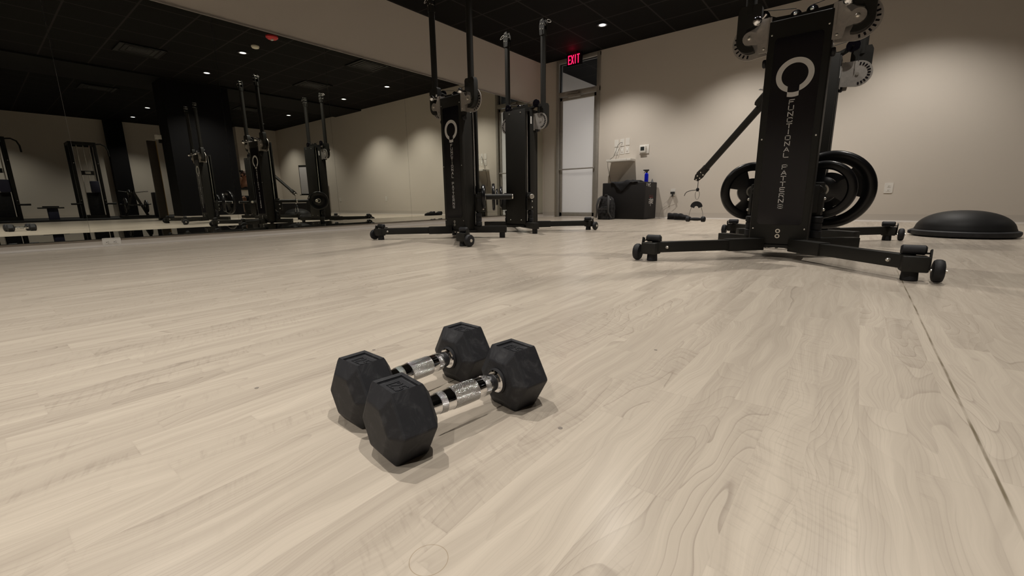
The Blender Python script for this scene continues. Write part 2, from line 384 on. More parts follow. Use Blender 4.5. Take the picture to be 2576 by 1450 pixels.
# stroke alphabet on a 1 x 1 cell, drawn as joined bars
GL = {
 'F': [((0, 0), (0, 1)), ((0, 1), (1, 1)), ((0, .52), (.8, .52))],
 'U': [((0, 1), (0, .15)), ((0, .15), (.15, 0)), ((.15, 0), (.85, 0)), ((.85, 0), (1, .15)), ((1, .15), (1, 1))],
 'N': [((0, 0), (0, 1)), ((0, 1), (1, 0)), ((1, 0), (1, 1))],
 'C': [((1, 1), (.15, 1)), ((.15, 1), (0, .85)), ((0, .85), (0, .15)), ((0, .15), (.15, 0)), ((.15, 0), (1, 0)), ((1, 0), (1, .22)), ((1, 1), (1, .78))],
 'T': [((0, 1), (1, 1)), ((.5, 1), (.5, 0))],
 'I': [((.5, 0), (.5, 1))],
 'O': [((.15, 0), (.85, 0)), ((.85, 0), (1, .15)), ((1, .15), (1, .85)), ((1, .85), (.85, 1)), ((.85, 1), (.15, 1)), ((.15, 1), (0, .85)), ((0, .85), (0, .15)), ((0, .15), (.15, 0))],
 'A': [((0, 0), (.5, 1)), ((.5, 1), (1, 0)), ((.22, .3), (.78, .3))],
 'L': [((0, 1), (0, 0)), ((0, 0), (1, 0))],
 'P': [((0, 0), (0, 1)), ((0, 1), (.9, 1)), ((.9, 1), (1, .9)), ((1, .9), (1, .55)), ((1, .55), (.9, .45)), ((.9, .45), (0, .45))],
 'E': [((0, 0), (0, 1)), ((0, 1), (1, 1)), ((0, .5), (.85, .5)), ((0, 0), (1, 0))],
 'R': [((0, 0), (0, 1)), ((0, 1), (.9, 1)), ((.9, 1), (1, .9)), ((1, .9), (1, .6)), ((1, .6), (.9, .48)), ((.9, .48), (0, .48)), ((.5, .48), (1, 0))],
 'S': [((1, .8), (1, .9)), ((1, .9), (.9, 1)), ((.9, 1), (.1, 1)), ((.1, 1), (0, .9)), ((0, .9), (0, .6)), ((0, .6), (.1, .5)), ((.1, .5), (.9, .5)), ((.9, .5), (1, .4)), ((1, .4), (1, .1)), ((1, .1), (.9, 0)), ((.9, 0), (.1, 0)), ((.1, 0), (0, .1)), ((0, .1), (0, .22))],
 'X': [((0, 0), (1, 1)), ((0, 1), (1, 0))],
 '0': [((.2, 0), (.8, 0)), ((.8, 0), (1, .2)), ((1, .2), (1, .8)), ((1, .8), (.8, 1)), ((.8, 1), (.2, 1)), ((.2, 1), (0, .8)), ((0, .8), (0, .2)), ((0, .2), (.2, 0))],
 '3': [((0, 1), (.8, 1)), ((.8, 1), (1, .85)), ((1, .85), (1, .65)), ((1, .65), (.8, .52)), ((.3, .52), (.8, .52)), ((.8, .52), (1, .38)), ((1, .38), (1, .15)), ((1, .15), (.8, 0)), ((.8, 0), (0, 0))],
 '2': [((0, .8), (.15, 1)), ((.15, 1), (.85, 1)), ((.85, 1), (1, .85)), ((1, .85), (1, .6)), ((1, .6), (0, 0)), ((0, 0), (1, 0))],
 '4': [((.75, 0), (.75, 1)), ((.75, 1), (0, .3)), ((0, .3), (1, .3))],
 '1': [((.5, 0), (.5, 1)), ((.5, 1), (.2, .75))],
 '5': [((1, 1), (0, 1)), ((0, 1), (0, .55)), ((0, .55), (.8, .55)), ((.8, .55), (1, .4)), ((1, .4), (1, .15)), ((1, .15), (.8, 0)), ((.8, 0), (0, 0))],
 '.': [((.45, 0), (.55, 0))],
 'a': [((.1, .6), (.8, .6)), ((.8, .6), (1, .5)), ((1, .5), (1, 0)), ((1, 0), (.2, 0)), ((.2, 0), (0, .12)), ((0, .12), (.2, .32)), ((.2, .32), (1, .32))],
 'x': [((0, 0), (1, .6)), ((0, .6), (1, 0))],
 'l': [((.5, -.15), (.5, .95))],
 'e': [((1, .05), (.2, 0)), ((.2, 0), (0, .15)), ((0, .15), (0, .45)), ((0, .45), (.2, .6)), ((.2, .6), (.8, .6)), ((.8, .6), (1, .45)), ((1, .45), (1, .3)), ((1, .3), (0, .3))],
}
def glyph(mb, ch, Mx, wd, ht, st, dep=0.0012):
    """Mx maps glyph plane (x right, z up, -y towards the reader)"""
    for (x0, z0), (x1, z1) in GL.get(ch, []):
        a = Vector((x0 * wd, 0, z0 * ht)); b = Vector((x1 * wd, 0, z1 * ht)); d = b - a; L = d.length
        R = Matrix.Rotation(-atan2(d.z, d.x), 4, 'Y')
        c = (a + b) / 2
        x, z = L / 2 + st / 2, st / 2
        mb.prism([(-x, -z), (x, -z), (x, z), (-x, z)], dep, Mx @ Matrix.Translation(c) @ R)

# ------------------------------------------------------------------ setting
def slab(name, x0, x1, y0, y1, z0, z1, m, par=None, bev=0.0):
    o = MB().box(((x0 + x1) / 2, (y0 + y1) / 2, (z0 + z1) / 2), (abs(x1 - x0), abs(y1 - y0), abs(z1 - z0)), None, bev).build(name, m, par)
    return o
T_ = 0.12
struct(slab('floor', XW - T_, XR + T_, YF - T_, 12.0, -0.1, 0, 'floor'))
struct(slab('ceiling', XW - T_, XR + T_, YF - T_, 12.0, ZC, ZC + 0.1, 'ceiling'))
struct(slab('ceiling_beam', 1.12, 2.45, YF, YW, ZC - 0.035, ZC - 0.0005, mat('black_painted_beam', (0.008, 0.0078, 0.0075), 0.7, spec=0.15)))
XL = XW - 0.012   # wall surface behind the mirrors
struct(slab('wall_left', XL - T_, XL, YF - T_, 12.0, 0, ZC, 'wall'))
struct(slab('wall_front', XL, XR, YF - T_, YF, 0, ZC, 'wall'))
# back wall in pieces around the door opening
DX0, DX1, DZ = -4.625, -3.745, 2.80
bw = MB()
bw.box(((XL + DX0) / 2, YW + T_ / 2, ZC / 2), (DX0 - XL, T_, ZC))
bw.box(((XR + DX1) / 2, YW + T_ / 2, ZC / 2), (XR - DX1, T_, ZC))
bw.box(((DX1 + DX0) / 2, YW + T_ / 2, (DZ + ZC) / 2), (DX1 - DX0, T_, ZC - DZ))
struct(bw.build('wall_back', 'wall'))
# right wall with a projecting block near the back corner
struct(slab('wall_right', XR, XR + T_, YF - T_, YW, 0, ZC, 'wall'))
struct(slab('wall_corner', 6.45, XR, 5.95, YW, 0, ZC, 'wall'))
struct(slab('wall_column', 1.135, 1.75, 2.80, 3.96, 0.1, ZC - 0.036, 'blackwall'))
struct(slab('wall_pilaster', 7.66, XR, 2.93, 3.34, 0.0, ZC, 'blackwall'))
def base(name, a, b, nrm, h=0.093):
    # vinyl cove base: upright with a small toe
    a = Vector((*a, 0)); b = Vector((*b, 0)); n = Vector((*nrm, 0)); d = (b - a)
    prof = [(0, 0.0005), (0.018, 0.0005), (0.014, 0.004), (0.006, 0.012), (0.004, 0.022), (0.0035, h), (0, h)]
    mb = MB(); V = [a + n * p + Vector((0, 0, q)) for p, q in prof] + [b + n * p + Vector((0, 0, q)) for p, q in prof]; k = len(prof)
    F = [tuple(range(k)), tuple(reversed(range(k, 2 * k)))] + [(i, (i + 1) % k, (i + 1) % k + k, i + k) for i in range(k)]
    mb._add(V, F); return struct(mb.build(name, 'trim', None, 60))
base('baseboard_left', (XL, YF), (XL, YW), (1, 0), 0.064)
base('baseboard_back', (XL, YW), (DX0, YW), (0, -1)); base('baseboard_back', (DX1, YW), (6.45, YW), (0, -1))
base('baseboard_column', (1.135, 3.96), (1.135, 2.80), (-1, 0), 0.1); base('baseboard_column', (1.135, 2.80), (1.75, 2.80), (0, -1), 0.1)
base('baseboard_corner', (6.45, 7.21), (6.45, 5.95), (-1, 0)); base('baseboard_corner', (6.45, 5.95), (XR, 5.95), (0, -1))
base('baseboard_right', (XR, 2.9), (XR, YF), (-1, 0)); base('baseboard_right', (XR, 5.95), (XR, 3.34), (-1, 0))
# column footing so the base has a backing
struct(slab('trim_1', 1.1355, 1.7495, 2.8005, 3.9595, 0, 0.1, 'wall'))
# dark rubber training mat area at the far side
struct(slab('floor_mat', 4.25, 7.62, -2.6, 5.2, 0.0, 0.03, 'mat'))

# corridor behind the glass door
cor = MB()
cor.box((-3.2, 11.0, ZC / 2), (3.6, 0.1, ZC)); cor.box((-1.9, 9.2, ZC / 2), (0.1, 3.6, ZC))
struct(cor.build('wall_corridor', mat('corridor_paint', (0.66, 0.68, 0.72), 0.8)))
for nm, loc, pw in (('corridor_light', (-3.2, 9.6, 2.60), 54), ):
    ld = bpy.data.lights.new(nm, 'AREA'); ld.energy = pw; ld.size = 0.5; ld.color = (0.98, 0.96, 0.97)
    t = empty('corridor_lamp', loc); tag(t, 'square ceiling lamp in the corridor behind the glass door', 'lamp')
    lo = bpy.data.objects.new(nm, ld); C.objects.link(lo); lo.parent = t; lo.location = (0, 0, 0)
    MB().box((0, 0, 0.11), (0.6, 0.6, 0.2), None, 0.01).build('housing', 'whiteplastic', t)

# door with transom
dr = empty('door_1', (DX0, YW, 0)); struct(dr)
DW = DX1 - DX0
fr = MB()
fj = 0.055
for x in (fj / 2, DW - fj / 2): fr.box((x, 0.03, DZ / 2), (fj, 0.14, DZ), None, 0.003)
fr.box((DW / 2, 0.03, DZ - 0.03), (DW, 0.138, 0.06), None, 0.003)
fr.box((DW / 2, 0.03, 2.215), (DW, 0.138, 0.075), None, 0.003)
fr.build('door_frame', 'alu', dr)
slabm = MB()
a0, a1 = fj + 0.006, DW - fj - 0.006
st_ = 0.052
for x in (a0 + st_ / 2, a1 - st_ / 2): slabm.box((x, 0.02, 1.09), (st_, 0.045, 2.155), None, 0.003)
slabm.box(((a0 + a1) / 2, 0.02, 0.048), (a1 - a0, 0.045, 0.072), None, 0.003)
slabm.box(((a0 + a1) / 2, 0.02, 2.137), (a1 - a0, 0.045, 0.06), None, 0.003)
leaf = slabm.build('door_leaf', 'alu', dr)
MB().box(((a0 + a1) / 2, 0.02, 1.095), (a1 - a0 - 2 * st_ + 0.01, 0.008, 2.03)).build('door_glass', 'frost', leaf)
MB().cyl((a0 + 0.01, -0.03, 0.885), (a1 - 0.01, -0.03, 0.885), 0.012).box((a0 + 0.022, -0.015, 0.885), (0.03, 0.03, 0.035)).box((a1 - 0.022, -0.015, 0.885), (0.03, 0.03, 0.035)).build('push_bar', 'alu', leaf)
cl = MB(); cl.box((a0 + 0.33, -0.05, 2.16), (0.26, 0.05, 0.055), None, 0.006); cl.beam((a0 + 0.42, -0.07, 2.20), (a0 + 0.20, -0.14, 2.205), 0.02, 0.006).beam((a0 + 0.20, -0.14, 2.205), (a0 + 0.30, -0.045, 2.215), 0.02, 0.006)
cl.build('door_closer', 'alu', dr)
MB().box((DW / 2, 0.03, 2.50), (DW - 2 * fj + 0.01, 0.008, 0.50)).build('transom_glass', 'glass', dr)
sn = MB()
for x in (fj + 0.006, DW - fj - 0.006): sn.box((x, 0.028, 2.50), (0.014, 0.03, 0.50))
for z in (2.258, 2.735): sn.box((DW / 2, 0.028, z), (DW - 2 * fj, 0.03, 0.014))
sn.build('glazing_bead', 'slot', dr)

# ------------------------------------------------------------------ wall mirrors
ys = [-1.62, -0.505, 0.606, 1.717, 2.824, 3.914, 5.02, 6.10, 7.18]
where = ['out at the near end', 'beside the nearest one', 'above the low wall outlet', 'opposite the dumbbells and the near plates', 'reflecting the tall black column edge', 'showing the pale far wall with two seams', 'behind the nearer column of the left cable machine', 'touching the back corner']
MZ0, MZS, MZ1 = 0.067, 0.125, 2.053
for k in range(len(ys) - 1):
    y0, y1 = ys[k] + 0.0008, ys[k + 1] - 0.0008
    p = MB().box((XW - 0.0045, (y0 + y1) / 2, (MZS + MZ1) / 2), (0.009, y1 - y0, MZ1 - MZS)).build('wall_mirror', 'mirror', None)
    lab = {0: 'frameless wall mirror panel nearest the camera, leftmost of the row',
           1: 'frameless wall mirror panel second from the near end of the row',
           2: 'frameless wall mirror panel standing directly above the low duplex outlet',
           3: 'frameless wall mirror panel reflecting the tall black column and leaning board',
           4: 'frameless wall mirror panel reflecting the easel and two cable machines',
           5: 'frameless wall mirror panel just left of the left cable machine, reflecting bare beige wall',
           6: 'frameless wall mirror panel behind the front tower of the left cable machine',
           7: 'frameless wall mirror panel touching the room corner beside the glass door'}[k]
    tag(p, lab, 'mirror', 'frameless mirror panels along the left wall')
    tl = radians(1.75)
    mb = MB(); zc = (MZ0 + MZS) / 2; hh = (MZS - MZ0) / 2
    R = Matrix.Rotation(-tl, 3, 'Y')
    mb.box((XW - 0.0035, (y0 + y1) / 2, zc), (0.005, y1 - y0, 2 * hh - 0.001), R)
    e = mb.build('lower_strip', 'mirror', p)
struct(slab('trim_2', XL, XW + 0.006, ys[0], ys[-1], MZ1, MZ1 + 0.012, 'alu'))
struct(slab('trim_3', XL, XW + 0.002, ys[0], ys[-1], MZ0 - 0.004, MZ0, 'slot'))

# ------------------------------------------------------------------ downlights
def make_downlight():
    t = empty('downlight')
    MB().lathe([(0.066, -0.004), (0.092, -0.004), (0.095, 0.0), (0.070, 0.002)], seg=36, cap=False).build('trim_ring', 'blackwall', t)
    MB().lathe([(0.066, -0.003), (0.050, 0.003)], seg=32, cap=False).build('reflector', 'reflector', t)
    MB().cyl((0, 0, -0.002), (0, 0, -0.001), 0.046, seg=28).build('lens', 'lens', t)
    ld = bpy.data.lights.new('downlight_beam', 'SPOT'); ld.energy = LIGHT_POWER; ld.color = LIGHT_COL
    ld.spot_size = radians(110); ld.spot_blend = 0.8; ld.shadow_soft_size = 0.014
    lo = bpy.data.objects.new('downlight_beam', ld); C.objects.link(lo); lo.parent = t; lo.location = (0, 0, -0.012)
    return t
DL = [(-3.23, 6.23, 'above the door side of the back wall'), (-1.43, 6.23, 'above the back wall left of the right cable machine'), (0.33, 6.23, 'above the back wall right of the right cable machine'),
      (3.30, 6.25, 'in the back row just beyond the beam'), (5.25, 6.30, 'in the back row third from the beam'),
      (-3.23, 3.33, 'between the left cable machine and the mirrors'), (-1.49, 3.33, 'in the middle row between the two cable machines'), (0.26, 3.33, 'in the middle row above the right cable machine'),
      (3.2, 3.38, 'in the middle row beside the black column'), (4.90, 3.38, 'in the middle row over the plate tree'), (6.70, 3.42, 'in the middle row close to the far wall'),
      (-3.23, 0.42, 'over the near mirror'), (-1.49, 0.42, 'above and left of the dumbbells'), (0.26, 0.42, 'above and right of the dumbbells'), (3.3, 0.5, 'over the bench in front of the racks'), (6.7, 0.5, 'behind the far rack'),
      (-1.49, -1.7, 'behind the camera on the left'), (0.26, -1.7, 'behind the camera on the right')]
dl0 = None; far_data = None
for x, y, wh in DL:
    if dl0 is None: dl0 = make_downlight(); d = dl0
    else: d = copy_tree(dl0)
    if x > 2.9:       # beams in the far half turned down to darken its walls in the mirrors
        for c_ in d.children:
            if c_.type == 'LIGHT':
                c_.data = far_data if far_data else c_.data.copy(); far_data = c_.data; far_data.energy = LIGHT_POWER * 0.55
    d.location = (x, y, ZC - 0.0035)
    tag(d, 'small round recessed downlight ' + wh, 'ceiling light', 'recessed downlights in the black ceiling')

def make_vent():
    t = empty('ceiling_vent')
    mb = MB()
    for k, s_ in enumerate((0.29, 0.22, 0.15, 0.085)):
        z = -0.008 + 0.004 * k
        for a in range(4):
            R = Matrix.Rotation(a * pi / 2, 3, 'Z'); c = R @ Vector((0, -s_, z))
            mb.box(c, (2 * s_ + 0.02, 0.022, 0.005), R @ Matrix.Rotation(radians(30), 3, 'X'))
    mb.build('louver', mat('vent_dark', (0.012, 0.0115, 0.011), 0.6, spec=0.2), t)
    MB().box((0, 0, 0.0), (0.56, 0.56, 0.004)).build('duct_opening', 'slot', t)
    return t
v0 = None
for x, y, wh in ((-0.39, 2.2, 'in front of the right cable machine'), (-0.36, 5.1, 'behind the right cable machine'), (-2.43, 5.10, 'behind the left cable machine'), (3.2, 2.2, 'beyond the beam near the racks'), (3.25, 5.15, 'beyond the beam near the easel')):
    if v0 is None: v0 = make_vent(); v = v0
    else: v = copy_tree(v0)
    v.location = (x, y, ZC - 0.004); tag(v, 'square black louvered air vent in the ceiling ' + wh, 'vent', 'square ceiling vents')
t = empty('smoke_detector', (-1.99, 3.33, ZC)); tag(t, 'round cream smoke detector on the black ceiling beside a downlight', 'smoke detector')
MB().lathe([(0.055, 0), (0.06, -0.015), (0.05, -0.035), (0.02, -0.045), (0.0, -0.045)]).build('body', mat('cream_plastic', (0.9, 0.85, 0.7), 0.4, emit=None), t)
MB().cyl((0.03, 0, -0.035), (0.03, 0, -0.043), 0.004).build('indicator', 'red', t)
t = empty('alarm_strobe', (-2.6, 3.33, ZC)); tag(t, 'red ceiling fire alarm strobe above the left cable machine', 'alarm')
MB().lathe([(0.085, 0), (0.085, -0.02), (0.06, -0.04), (0.0, -0.042)]).build('body', mat('alarm_red', (0.75, 0.05, 0.06), 0.4), t)
MB().box((0, 0, -0.045), (0.06, 0.03, 0.02), None, 0.005).build('flash_lens', 'whiteplastic', t)

# ------------------------------------------------------------------ exit sign
ex = empty('exit_sign', (-4.13, 6.98, ZC)); tag(ex, 'black box exit sign with glowing red letters hung from the ceiling above the glass door', 'exit sign')
MB().box((0, 0, -0.125), (0.29, 0.05, 0.20), None, 0.006).build('housing', 'blackwall', ex)
MB().box((0, 0, -0.0105), (0.11, 0.05, 0.02)).build('ceiling_mount', 'blackwall', ex)
mb = MB()
for k, ch in enumerate('EXIT'):
    wd = 0.040 if ch != 'I' else 0.03
    glyph(mb, ch, Matrix.Translation((-0.108 + k * 0.0575 + (0.004 if ch == 'I' else 0), -0.0262, -0.19)), wd, 0.128, 0.013, 0.003)
mb.build('lettering', 'exitred', ex)
ld = bpy.data.lights.new('exit_glow', 'POINT'); ld.energy = 0.35; ld.color = (1, 0.02, 0.08); ld.shadow_soft_size = 0.03
lo = bpy.data.objects.new('exit_glow', ld); C.objects.link(lo); lo.parent = ex; lo.location = (0, -0.09, -0.06)

# ------------------------------------------------------------------ dumbbells
def hexring(s, y, sc=1.0):
    return [(s * sc * cos(radians(60 * k)), y, s * sc * sin(radians(60 * k))) for k in range(6)]
def make_dumbbell():
    t = empty('dumbbell')
    s = 0.0575; hz = s * sin(radians(60))
    for sg in (-1, 1):
        cy = 0.106 * sg
        ys_ = [(-0.037, 0.64), (-0.024, 1.0), (0.024, 1.0), (0.037, 0.64)]
        mb = MB(); V = []
        for y, sc in ys_: V += hexring(s, cy + y, sc)
        F = [tuple(range(6)), tuple(reversed(range(18, 24)))]
        for j in range(3):
            for k in range(6): F.append((j * 6 + k, (j + 1) * 6 + k, (j + 1) * 6 + (k + 1) % 6, j * 6 + (k + 1) % 6))
        vs, fs = mb._add(V, F)
        # sunk number panel in the top face
        top = max(fs, key=lambda f: f.calc_center_median().z)
        mb.bm.normal_update()
        r = bmesh.ops.inset_individual(mb.bm, faces=[top], thickness=0.0075, depth=0.0)
        tv = list(top.verts)
        r2 = bmesh.ops.extrude_discrete_faces(mb.bm, faces=[top])
        nf = r2['faces'][0]
        for v in nf.verts: v.co.z -= 0.0036
        es = [e for e in mb.bm.edges if e.calc_length() > 0.02]
        es = [e for e in es if max(v.co.z for v in e.verts) < hz * 0.99 or abs(e.verts[0].co.z - e.verts[1].co.z) > 0.001]
        bmesh.ops.bevel(mb.bm, geom=es, offset=0.0022, segments=2, profile=0.5, affect='EDGES')
        hd = mb.build('hex_head', 'dumbrub', t, 6)
        mb = MB()
        Mx = Matrix.Translation((0.0, cy, hz - 0.0034)) @ Matrix.Rotation(-pi / 2, 4, 'X')
        lw = 0.0060
        xs_ = [-0.0165, -0.0090, 0.0008, 0.0060]
        for ch, xx in zip('12.5', xs_):
            glyph(mb, ch, Mx @ Matrix.Translation((xx, 0, -0.0085)), lw * 1.2 if ch != '.' else 0.002, 0.017, 0.0019 if ch != '.' else 0.0024, 0.0016)
        mb.build('raised_number', 'dumbrub', hd)
        c2 = MB().lathe([(0.0, 0), (0.0215, 0), (0.0215, 0.002), (0.019, 0.004), (0.0, 0.004)], (0, cy - sg * 0.037, 0), rot=Matrix.Rotation(pi / 2 * sg, 3, 'X'), seg=36)
        c2.build('rubber_collar', 'rubber', hd)
    prof = []; N = 40
    def rad(y):
        a = abs(y) / 0.072
        return 0.0168 - 0.0042 * max(0, a) ** 2 * 1.0
    mb = MB(); P = [(rad(-0.074 + 0.148 * k / N), -0.074 + 0.148 * k / N) for k in range(N + 1)]
    mb.lathe(P, axis='Y', seg=40); mb.lathe([(0.0175, -0.0695), (0.0185, -0.068), (0.0185, -0.065), (0.0165, -0.0635)], axis='Y', seg=40); mb.lathe([(0.0165, 0.0635), (0.0185, 0.065), (0.0185, 0.068), (0.0175, 0.0695)], axis='Y', seg=40)
    hdl = mb.build('handle', 'chrome', t)
    for a, b in ((-0.022, 0.022), (-0.046, -0.036), (0.036, 0.046)):
        P = [(rad(a + (b - a) * k / 8) + 0.0006, a + (b - a) * k / 8) for k in range(9)]
        MB().lathe([(P[0][0] - 0.001, a)] + P + [(P[-1][0] - 0.001, b)], axis='Y', seg=48).build('knurled_grip', 'knurl', hdl)
    return t
HZ = 0.0575 * sin(radians(60))
d1 = make_dumbbell(); d1.location = (-0.4415, 0.4265, HZ); d1.rotation_euler = (0, 0, radians(-8.7))
tag(d1, 'black rubber hex dumbbell with chrome handle, the one nearer the camera marked 12.5', 'dumbbell', 'pair of hex dumbbells on the floor')
d2 = copy_tree(d1); d2.location = (-0.575, 0.451, HZ); d2.rotation_euler = (0, 0, radians(-2.4))
tag(d2, 'black rubber hex dumbbell with chrome handle, the one behind and partly hidden', 'dumbbell', 'pair of hex dumbbells on the floor')

# ------------------------------------------------------------------ cable machines
def emblem(mb, cx, cz, y, ro=0.083, ri=0.058, gw=0.0255, bh=0.0225, dep=0.0012):
    g = math.asin(gw / ro); gi = math.asin(gw / ri); n = 48
    out = [(-pi / 2 + g) + (2 * pi - 2 * g) * k / n for k in range(n + 1)]
    inn = [(-pi / 2 + gi) + (2 * pi - 2 * gi) * k / n for k in range(n + 1)]
    V = []; F = []
    for yy in (y - dep / 2, y + dep / 2):
        for a, b in zip(out, inn):
            V.append((cx + ro * cos(a), yy, cz + ro * sin(a))); V.append((cx + ri * cos(b), yy, cz + ri * sin(b)))
    m = 2 * (n + 1)
    for k in range(n):
        F.append((2 * k, 2 * k + 2, 2 * k + 3, 2 * k + 1)); F.append((m + 2 * k, m + 2 * k + 1, m + 2 * k + 3, m + 2 * k + 2))
        F.append((2 * k, m + 2 * k, m + 2 * k + 2, 2 * k + 2)); F.append((2 * k + 1, 2 * k + 3, m + 2 * k + 3, m + 2 * k + 1))
    F.append((0, 1, m + 1, m)); F.append((2 * n, m + 2 * n, m + 2 * n + 1, 2 * n + 1))
    mb._add(V, F)
    top = [(cx + ro * cos(-pi / 2 - g + 2 * g * k / 8), cz + ro * sin(-pi / 2 - g + 2 * g * k / 8)) for k in range(9)]
    bot = [(p[0], p[1] - bh) for p in reversed(top)]
    mb.prism(top + bot, dep, Matrix.Translation((0, y, 0)))

def rrect(x0, x1, z0, z1, r, n=5):
    P = []
    for cx, cz, a in ((x1 - r, z1 - r, 0), (x0 + r, z1 - r, 90), (x0 + r, z0 + r, 180), (x1 - r, z0 + r, 270)):
        for k in range(n + 1):
            q = radians(a + 90 * k / n); P.append((cx + r * cos(q), cz + r * sin(q)))
    return P

def carabiner(T, parent, L=0.055, W=0.022):
    P = []
    for k in range(20):
        q = 2 * pi * k / 20; ww = W / 2 * (1.0 + 0.25 * sin(q)); P.append((ww * cos(q), 0, -L / 2 + L / 2 * sin(q)))
    return MB(T).tube(P, 0.0024, 8, True).build('carabiner', 'steel', parent)

def build_machine(name, loc, rz, arms, label, sleeves, inner_feet=False, turn=0.0):
    root = empty(name, loc, rz)
    tag(root, label, 'cable machine', 'plate loaded cable machines')
    for u in (0, 1):
        T = Matrix.Rotation(pi * u + turn, 4, 'Z')
        # --- tower
        W2, Y0, D, Z0, Z1 = 0.139, -0.52, 0.15, 0.074, 1.224
        mb = MB(T)
        mb.box((0, Y0 + 0.016, (Z0 + Z1) / 2), (2 * W2, 0.032, Z1 - Z0), None, 0.008, 3)
        for sx in (-1, 1):
            mb.box((sx * (W2 - 0.009), Y0 + 0.070, (Z0 + Z1) / 2), (0.016, 0.100, Z1 - Z0 - 0.004), None, 0.002)
        mb.box((0, Y0 + 0.189, (Z0 + Z1) / 2 + 0.006), (2 * W2 - 0.012, 0.018, Z1 - Z0 - 0.02), None, 0.003)
        mb.box((0, Y0 + 0.105, Z1 - 0.014), (2 * W2 - 0.02, 0.16, 0.016)); mb.box((0, Y0 + 0.105, Z0 + 0.02), (2 * W2 - 0.02, 0.16, 0.03))
        col = mb.build('tower', 'black', root)
        MB(T).prism(rrect(-0.105, 0.105, 0.185, 1.135, 0.018), 0.003, Matrix.Translation((0, Y0 - 0.0005, 0))).build('front_panel', 'blackgloss', col)
        mb = MB(T); emblem(mb, 0.0, 0.945, Y0 - 0.0028)
        mb.build('emblem', 'white', col)
        z = 0.816; pitch = 0.0296
        for wd_ in ('FUNCTIONAL', 'PATTERNS'):
          mb = MB(T)
          for ch in wd_:
            if ch != ' ': glyph(mb, ch, Matrix.Translation((-0.0115, Y0 - 0.0028, z - 0.0105)), 0.0215, 0.0205, 0.0036)
            z -= pitch
          mb.build('lettering', 'white', col)
          z -= pitch
        for x, zz in ((-0.121, 1.155), (0.121, 1.155), (-0.121, 0.64), (0.121, 0.64), (-0.121, 0.162), (0.121, 0.162)):
            MB(T).sphere((x, Y0 - 0.001, zz), 0.0045, (1, 0.5, 1), 10).build('screw', 'bolt', col)
        for zz in (0.150, 0.122):
            MB(T).lathe([(0.0065, -0.002), (0.0115, -0.002), (0.0115, 0.002), (0.0065, 0.002), (0.0065, -0.002)], (0.0, Y0 - 0.001, zz), 'Y', 20, cap=False).build('ring_nut', 'bolt', col)
        for sx in (-1, 1):
            MB(T).cyl((sx * W2, Y0 + 0.03, 1.03), (sx * (W2 + 0.018), Y0 + 0.03, 1.03), 0.021, bev=0.004).build('side_knob', 'rubber', col)
            MB(T).cyl((sx * 0.118, Y0 + 0.152, 0.12), (sx * 0.118, Y0 + 0.152, Z1 - 0.01), 0.0095, seg=16).build('guide_rod', 'chrome', col)
            MB(T).cyl((sx * 0.088, Y0 + 0.140, 0.40), (sx * 0.088, Y0 + 0.140, Z1 - 0.01), 0.0028, seg=8).build('lift_cable', 'cable', col)
            MB(T).box((sx * 0.1385, Y0 + 0.108, 1.12), (0.003, 0.02, 0.07)).build('sticker', 'white', col)
            MB(T).cyl((sx * 0.162, Y0 + 0.150, 0.108), (sx * 0.162, Y0 + 0.150, 0.15), 0.028, bev=0.005).cyl((sx * 0.162, Y0 + 0.150, 0.15), (sx * 0.162, Y0 + 0.150, 0.19), 0.026, bev=0.005).cyl((sx * 0.162, Y0 + 0.150, 0.19), (sx * 0.162, Y0 + 0.150, 0.225), 0.028, bev=0.005).build('rubber_stop', 'rubber', col)
            for zz in (0.13, 1.19):
                MB(T).sphere((sx * 0.075, Y0 + 0.199, zz), 0.006, (1, 0.5, 1), 10).build('screw', 'bolt', col)
        # --- weight carriage with two angled plate sleeves
        mb = MB(T)
        mb.box((0, Y0 + 0.150, 0.32), (0.315, 0.045, 0.15), None, 0.005)
        for sx in (-1, 1):
            d_ = Vector(sleeves[(u, sx)][0]).normalized(); a_ = Vector((sx * 0.152, Y0 + 0.165, 0.0))
            mb.beam(a_ - d_ * 0.015 + Vector((0, 0, 0.292)), a_ + d_ * 0.062 + Vector((0, 0, 0.292)), 0.05, 0.12, 0.004)
            mb.beam(a_ - d_ * 0.01 + Vector((0, 0, 0.365)), a_ + d_ * 0.035 + Vector((0, 0, 0.365)), 0.046, 0.09, 0.008)
        car = mb.build('weight_carriage', 'black', root)
        for sx in (-1, 1):
            d, SL = sleeves.get((u, sx), (Vector((sx * 0.77, 0.64, 0)), 0.27)); d = Vector(d).normalized(); a = Vector((sx * 0.152, Y0 + 0.165, 0.368)); nr = Vector((d.y, -d.x, 0)) * sx
            MB(T).cyl(a - d * 0.02, a + d * SL, 0.0245, seg=24, bev=0.003).build('weight_sleeve', 'black', car)
            MB(T).cyl(a + d * SL, a + d * (SL + 0.012), 0.022, seg=24, bev=0.003).build('sleeve_cap', 'bolt', car)
            for zz in (0.255, 0.315):
                MB(T).sphere(Vector((a.x, a.y, zz + 0.005)) + d * 0.040 + nr * 0.026, 0.009, (1, 1, 1), 12).build('carriage_bolt', 'bolt', car)
        # --- base: two crossing legs
        T = Matrix.Rotation(pi * u, 4, 'Z')
